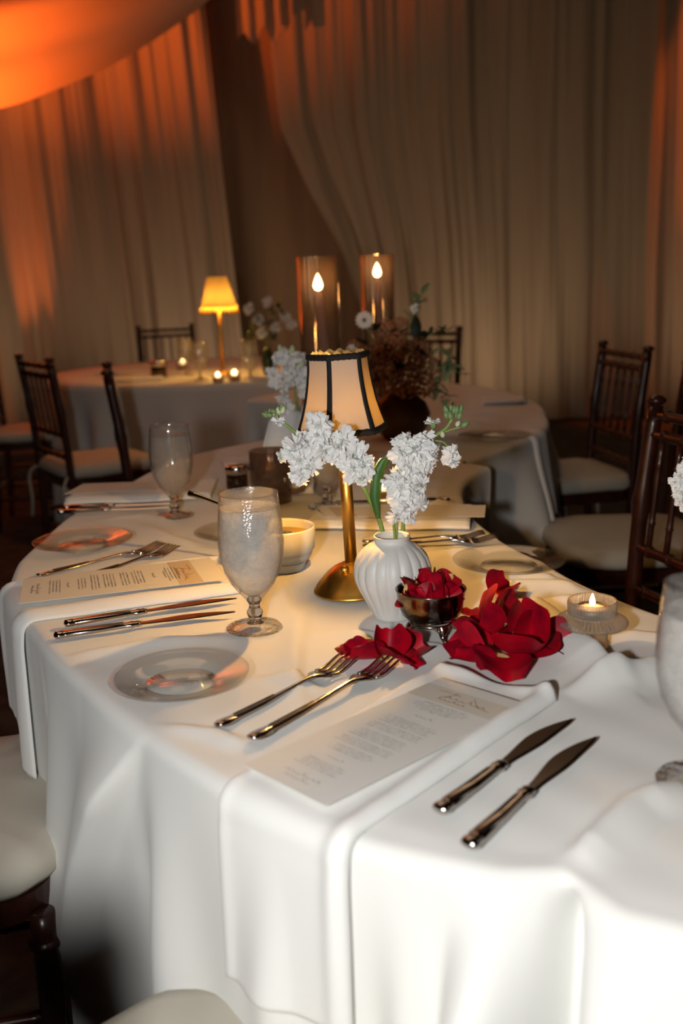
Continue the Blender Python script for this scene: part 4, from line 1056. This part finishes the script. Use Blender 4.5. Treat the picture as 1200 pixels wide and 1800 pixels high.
petal(2, .168, 1.205, T_, 28, 5, 130, 1.05, 'red petal under the large upright ones', gr_)
petal(5, .190, 1.200, T_+.004, 35, 15, 210, .95, 'curled red petal in the middle of the right pile', gr_)
petal(4, .212, 1.255, T_+.004, 50, 20, 30, .90, 'red petal behind the tall upright ones', gr_)
petal(0, .228, 1.395, T_+.004, 24, -10, 40, .85, 'single red petal apart at the back, before the right glass plate', gr_)
petal(2, .166, 1.300, T_, 25, 0, 80, .80, 'red petal half hidden behind the silver bowl', gr_)
rb = random.Random(4)
for k in range(17):
    a = k*2.39996; rr_ = .030*math.sqrt((k+.5)/17); lay = k/17
    petal(k % 6, .112+rr_*math.cos(a), 1.234+rr_*math.sin(a), TZ+.041+.018*(1-rr_/.030)+.004*(k % 3), rb.uniform(20, 85), rb.uniform(-40, 40), rb.uniform(0, 360), rb.uniform(.52, .78), 'red rose petal heaped in the silver bowl', 'red petals heaped in the silver bowl')

# ------------------------------------------------------------------ white bowl with butter, spoon, mug, shaker
bw = thing('china_bowl', 'white china bowl holding yellow sauce behind the tall iced goblet', 'bowl', (-.100, 1.572, TZ+.002))
mesh('bowl_wall', *lathe([(0, .012), (.035, .012), (.046, .0165), (.0500, .024), (.0515, .030), (.0545, .034), (.0555, .050), (.0560, .068), (.0552, .0705), (.0535, .0705), (.0525, .066), (.0520, .050), (.050, .036), (.040, .026), (0, .024)], 64), CHINA, bw)
mesh('foot_ring', *lathe([(.030, .012), (.032, 0), (.037, 0), (.040, .013)], 48), CHINA, bw)
mesh('sauce', *lathe([(0, .056), (.0518, .056), (.0519, .0555), (0, .05)], 48), BUTTER, bw)
sp = thing('spoon', 'metal spoon resting in the white bowl with its handle up to the left', 'spoon', (0, 0, 0))
a0, a1 = Vector((-.115, 1.575, TZ+.064)), Vector((-.255, 1.640, TZ+.118))
P = [a0.lerp(a1, t)+Vector((0, 0, .006*math.sin(t*PI))) for t in [k/12 for k in range(13)]]
V, F = tube(P, [.0022+.0030*(t/12)**2 for t in range(13)], 10); mesh('handle', V, F, STEEL, sp)
mesh('spoon_bowl', *blob(tuple(a0+Vector((.016, -.005, -.004))), .020, .013, .004, 14, 7), STEEL, sp)
mg = thing('glass_mug', 'smoky ribbed glass mug with a handle behind the lamp', 'mug', (-.148, 2.085, TZ+.002))
mesh('mug_wall', *lathe([(0, 0), (.040, 0), (.0430, .003), (.0435, .02), (.0440, .11), (.0435, .1120), (.0418, .1115), (.0410, .108), (.0405, .012), (.038, .009), (0, .009)], 180, ripple=lambda a, z: .012*math.sin(a*44) if z < .10 else 0), AMBER, mg)
mesh('mug_handle', *tube(spline([(.042, -.006, .098), (.062, -.010, .101), (.080, -.012, .085), (.081, -.012, .055), (.066, -.010, .028), (.042, -.006, .022)], 8), .0062, 12), AMBER, mg)
mesh('drink', *lathe([(0, .010), (.0398, .012), (.0402, .060), (0, .060)], 48), thin_glass('amber_drink', (.55, .32, .20), frost=.12, frostcol=(.5, .22, .08)), mg)
tl2 = thing('tealight', 'small flame low behind the flower stems', 'candle', (.092, 2.10, TZ+.002))
mesh('cup', *lathe([(0, 0), (.022, 0), (.023, .022), (.0215, .022), (.0205, .002), (0, .002)], 32), RIBG, tl2); mesh('wax', *lathe([(0, .003), (.019, .003), (.019, .012), (0, .011)], 32), WAX, tl2); flame(tl2, 0, 0, .013, .016, .008)
def shaker(x, y, z, label, sc=1.0, body=STEEL, group=None):
    s_ = thing('pepper_shaker', label, 'shaker', (x, y, z), 0, group); s_.scale = (sc,)*3
    mesh('jar', *lathe([(0, 0), (.024, 0), (.0255, .003), (.0245, .030), (.0235, .034), (0, .034)], 32), thin_glass('dark_jar', (.25, .2, .17), refl=1.5), s_)
    mesh('cap', *lathe([(.0245, .033), (.0262, .034), (.0262, .048), (.0250, .051), (.018, .0535), (0, .054)], 40), STEEL, s_)
    return s_
shaker(-.237, 2.245, TZ+.0025, 'small dark shaker with a chrome cap beside the ribbed mug')

# ------------------------------------------------------------------ flowers behind (between lamp and second table)
def small_vase(x, y, R, h, m, label, name='bud_vase'):
    v = thing(name, label, 'vase', (x, y, TZ+.002))
    mesh('body', *lathe([(0, 0), (R*.55, 0), (R*.62, .003), (R*.9, h*.25), (R, h*.5), (R*.85, h*.72), (R*.5, h*.90), (R*.42, h), (R*.38, h), (R*.4, h*.9), (R*.7, h*.6), (0, h*.1)], 40), m, v)
    return v
small_vase(-.085, 2.26, .046, .10, CERAMIC, 'white bud vase half hidden behind the lampshade')
W2 = stalk('stock_flower', 'white stock flowers behind the lampshade on the left', [(-.085, 2.26, TZ+.07), (-.09, 2.255, .92), (-.095, 2.25, .98), (-.10, 2.25, 1.03)], (.004, .002), 'white flowers behind the lampshade')
rw = random.Random(21)
for k in range(34):
    t = rw.random(); x = -.085-.03*t+rw.uniform(-.035, .040); z = .90+.17*t+rw.uniform(-.01, .01)
    blossom(W2, (x, 2.235+rw.uniform(-.02, .02), z), (rw.uniform(-1, 1), -rw.uniform(.2, 1), rw.uniform(-.3, 1)), rw.choice(FLOR), rw.uniform(.8, 1.2), False)
for k in range(10): budat(W2, (-.10+rw.uniform(-.03, .03), 2.24, 1.02+rw.uniform(0, .05)), (rw.uniform(-.5, .5), 0, 1), BUDW, 1.4)
# standing folded napkin
def stn(u, v):
    return (-.215+.155*u+.012*v, 2.18+.03*math.sin(u*3)+.035*v, TZ+.10+.002+(.060+.03*math.sin(u*2.2))*v+.01*u+.008*math.sin(u*6))
def stn2(u, v):
    z = TZ+.003+v*(.155+.02*math.sin(u*2.6)); return (-.200+.045*v+(.14-.04*v)*u-.008*math.sin(u*9)*v, 2.165+.05*v+.02*math.sin(u*5), z)
o = mesh('standing_napkin', *grid(20, 14, stn2), NAPKIN); m = o.modifiers.new('t', 'SOLIDIFY'); m.thickness = .003
tag(o, 'white cloth napkin propped upright behind the ribbed mug', 'napkin')

# ---- central dark arrangement on the second table
fv = small_vase(.185, 2.90, .085, .145, VASED, 'round brown vase of rust-coloured flowers on the second table', 'flower_vase')
AR = stalk('flower_arrangement', 'dark arrangement of rust blooms and green sprigs behind the lamp', [(.185, 2.90, TZ+.09), (.185, 2.90, .95), (.19, 2.90, 1.02)], (.006, .004), None)
ra = random.Random(8)
def pom(seed, R=.04):
    rr = random.Random(seed); m = MB()
    for k in range(60):
        z = 1-2*(k+.5)/60; a = k*2.39996; s_ = math.sqrt(1-z*z); d = Vector((s_*math.cos(a), s_*math.sin(a), z)); c_ = d*R*rr.uniform(.82, 1.05)
        ta = d.orthogonal().normalized(); tb = d.cross(ta); w_ = R*.24
        m.add([c_-ta*w_, c_+tb*w_*.9+d*w_*.2, c_+ta*w_, c_-tb*w_*.9-d*w_*.3, c_+d*w_*.35], [(0, 1, 4), (1, 2, 4), (2, 3, 4), (3, 0, 4)])
    me = bpy.data.meshes.new('bloom'); me.from_pydata(m.V, [], m.F); me.materials.append(DUSK); return me
POM = [pom(1), pom(2), pom(3)]
for x, y, z, s_ in ((.11, 2.86, 1.00, 1.1), (.17, 2.84, 1.03, 1.0), (.215, 2.88, .99, 1.0), (.08, 2.90, .95, 1.0), (.13, 2.83, .945, 1.25), (.195, 2.83, .93, 1.1), (.25, 2.86, .92, .95), (.24, 2.9, 1.02, .8), (.145, 2.92, 1.07, .9), (.06, 2.92, 1.02, .8), (.19, 2.95, 1.08, .8), (.27, 2.9, .97, .8)):
    o = link('bloom', POM[ra.randrange(3)], AR); o.location = (x, y, z); o.scale = (s_,)*3; o.rotation_euler = (ra.random()*3, ra.random()*3, 0)
def leafm(L=.04, W_=.016, m=LEAFD):
    def f(u, v):
        s = (u-.5)*2; wd = W_*math.sin(PI*min(1, .05+v*.93))**.8*.5
        return (s*wd, L*v, .12*L*math.sin(v*PI)-abs(s)*wd*.25)
    V, F = grid(5, 8, f); me = bpy.data.meshes.new('leaf'); me.from_pydata(V, [], F); me.materials.append(m); me.polygons.foreach_set('use_smooth', [True]*len(me.polygons)); return me
LM = leafm(); LM2 = leafm(.05, .03, pbr('pale_leaf', (.30, .38, .18), .55)); LM3 = leafm(.05, .022, pbr('deep_leaf', (.012, .022, .010), .6))
def leafat(par, me, pos, d, sc=1.0, roll=0):
    o = link('leaf', me, par); o.location = pos; q = Vector(d).to_track_quat('Y', 'Z'); o.rotation_euler = q.to_euler(); o.scale = (sc,)*3; return o
for k in range(34):
    d = Vector((ra.uniform(-1, 1), ra.uniform(-1, .5), ra.uniform(-.4, 1)))
    leafat(AR, LM3, (.175+ra.uniform(-.09, .10), 2.90+ra.uniform(-.05, .05), .93+ra.uniform(-.05, .15)), d, ra.uniform(.9, 1.5))
for k in range(34):        # right-hand green drooping sprig
    t = k/33; x = .295+.02*math.sin(t*7)+.018*t; z = 1.03-.16*t
    leafat(AR, LM2 if k % 3 else LM, (x+ra.uniform(-.012, .012), 2.86+ra.uniform(-.02, .02), z), (ra.uniform(-1, 1), -.4, ra.uniform(-1, .4)), ra.uniform(.55, .95))
def sprig(pts, n, me, sc, par=AR):
    P = spline(pts, 5); mesh('sprig_stem', *tube(P, .0016, 6), GREEN, par)
    for k in range(n):
        q = P[int(len(P)*(.45+.55*k/n))-1]; leafat(par, me, tuple(q), (ra.uniform(-1, 1), ra.uniform(-1, .3), ra.uniform(-.2, 1)), ra.uniform(.7, 1.1)*sc)
sprig([(.20, 2.9, 1.02), (.215, 2.89, 1.09), (.235, 2.88, 1.15), (.252, 2.87, 1.18)], 20, LM2, .75)
sprig([(.22, 2.9, 1.0), (.27, 2.88, 1.06), (.33, 2.86, 1.075)], 18, LM, .8)
sprig([(.26, 2.88, .97), (.31, 2.86, .965), (.37, 2.85, .945)], 10, LM, .7)
mesh('sprig_stem', *tube(spline([(.12, 2.9, 1.0), (.10, 2.88, 1.06), (.083, 2.87, 1.105)], 4), .0016, 6), GREEN, AR)
def daisy():
    m = MB()
    for k in range(14):
        a = 2*PI*k/14; ca, sa = math.cos(a), math.sin(a); L = .027
        m.add([(.005*ca-.002*sa, .005*sa+.002*ca, .002), (.018*ca-.0065*sa, .018*sa+.0065*ca, .005), (L*ca, L*sa, .003), (.018*ca+.0065*sa, .018*sa-.0065*ca, .005), (.005*ca+.002*sa, .005*sa-.002*ca, .002)], [(0, 4, 3, 2, 1)])
    me = bpy.data.meshes.new('daisy'); me.from_pydata(m.V, [], m.F); me.materials.append(PETAL); return me
DS = daisy()
o = link('daisy_bloom', DS, AR); o.location = (.083, 2.86, 1.108); o.rotation_euler = (D(80), 0, 0)
mesh('daisy_centre', *blob((0, 0, .003), .006, .006, .004, 10, 6), pbr('daisy_eye', (.12, .11, .05), .8), o)
blossom(AR, (.225, 2.86, 1.135), (-.5, -.8, .3), FLOR[1], .9, False); blossom(AR, (.02, 2.86, .985), (0, -.8, .4), FLOR[2], 1.0, False); blossom(AR, (.045, 2.86, 1.03), (0, -.8, .4), FLOR[3], .8, False)

# ---- flower sprig at the right picture edge
small_vase(.545, 1.30, .045, .10, CERAMIC, 'white bud vase just outside the right edge')
RF = stalk('stock_flower', 'greenish white flower cluster entering at the right picture edge', [(.545, 1.30, TZ+.07), (.53, 1.30, .88), (.485, 1.30, .92), (.448, 1.30, .94)], (.003, .002), None)
rr = random.Random(3)
for x, z in ((.452, .963), (.462, .972), (.448, .950), (.455, .945), (.446, .934), (.451, .925), (.449, .915), (.458, .955), (.444, .942), (.462, .935), (.468, .95), (.456, .907)):
    blossom(RF, (x, 1.288+rr.uniform(-.006, .006), z), (rr.uniform(-1, .4), -rr.uniform(.4, 1), rr.uniform(-.7, .8)), rr.choice(FLOR), rr.uniform(.48, .66), False)
for k in range(5): leafat(RF, LM, (.462+.003*k, 1.292, .915+.006*k), (rr.uniform(-.6, .8), -.3, rr.uniform(-.6, .8)), .45)

# ---- far round table's things
fl = thing('table_lamp', 'yellow glowing lamp with a bead-fringed shade on the far round table', 'lamp', (-.59, 5.20, TZ+.002))
FS = .068
mesh('base', *lathe([(0, 0), (.06, 0), (.062, .006), (.05, .016), (.02, .024), (.008, .028), (0, .028)], 32), BRASS, fl)
mesh('pole', *tube([(0, 0, .02), (0, 0, .40)], .009, 12), BRASS, fl)
SHADE2 = translucent('yellow_shade_fabric', (0.50, 0.38, 0.20), (0.95, 0.66, 0.22), 0.11)
fsh = mesh('shade', *lathe([(.050, .50), (.058, .47), (.068, .43), (.080, .385), (.092, .352)], 40), SHADE2, fl)
mesh('shade_band', *lathe([(.0930, .360), (.0955, .350), (.0945, .338)], 40), FRINGE, fsh)
for k in range(20):
    a = 2*PI*k/20; mesh('bead', *blob((.0965*math.cos(a), .0965*math.sin(a), .326), .0085, .0085, .012, 8, 6), FRINGE, fsh)
mesh('bulb', *blob((0, 0, .415), .02, .02, .026, 12, 8), BULB, fl)
light('bulb_light', 'POINT', (-.59, 5.20, TZ+.375), 6.5, (1.0, .52, .10), .03)
def far(x, y, what, label, **k):
    if what == 'goblet': g = goblet(x, y, label, frosty=False, sc=1.0, group='goblets on the far round table'); return g
far(-.68, 5.0, 'goblet', 'goblet left of the fringed lamp on the far table')
far(-.43, 5.0, 'goblet', 'goblet right of the fringed lamp on the far table')
far(-.80, 5.35, 'goblet', 'goblet farther back left of the fringed lamp')
shaker(-.93, 5.25, TZ+.002, 'tall dark shaker with a chrome cap on the far round table', 1.7)
def votive(x, y, label, s_=1.0):
    t = thing('votive_candle', label, 'candle', (x, y, TZ+.002), 0, 'small lit votives on the far table'); t.scale = (s_,)*3
    mesh('cup', *lathe([(0, 0), (.026, 0), (.030, .006), (.031, .045), (.029, .045), (.028, .006), (0, .004)], 28), RIBG, t)
    mesh('wax', *lathe([(0, .005), (.027, .006), (.0275, .026), (0, .025)], 24), WAX, t)
    flame(t, 0, 0, .027, .026, .012)
votive(-.50, 4.90, 'lit votive in front of the fringed lamp, right one'); votive(-.575, 4.85, 'lit votive in front of the fringed lamp, left one', .9); votive(-.87, 5.7, 'lit votive by the dark shaker on the far table', 1.1)
small_vase(-.35, 5.15, .035, .14, pbr('green_glass', (.03, .05, .02), .2), 'small dark green vase with white blooms on the far table')
W3 = stalk('flower_spray', 'loose spray of white blooms and dark leaves on the far round table', [(-.35, 5.15, TZ+.10), (-.35, 5.14, .95), (-.34, 5.14, 1.03)], (.005, .003), None)
for k in range(46): leafat(W3, LM, (-.345+ra.uniform(-.08, .08), 5.14+ra.uniform(-.05, .05), 1.03+ra.uniform(-.10, .09)), (ra.uniform(-1, 1), -.4, ra.uniform(-.5, 1)), ra.uniform(1.0, 1.6))
for x, z in ((-.43, 1.10), (-.33, 1.13), (-.25, 1.06), (-.22, 1.02), (-.38, 1.05), (-.30, 1.00), (-.37, .98)):
    blossom(W3, (x, 5.09, z), (ra.uniform(-.5, .5), -1, .4), FLOR[ra.randrange(6)], 1.9, False)
flat_napkin(-1.02, 5.12, D(15), .16, .26, 'folded napkin on the far round table, left of the lamp')
flat_napkin(-1.22, 5.60, D(70), .16, .24, 'folded napkin at the left side of the far round table')
flat_napkin(-.30, 4.95, D(-20), .15, .24, 'folded napkin on the far round table, right of the lamp')
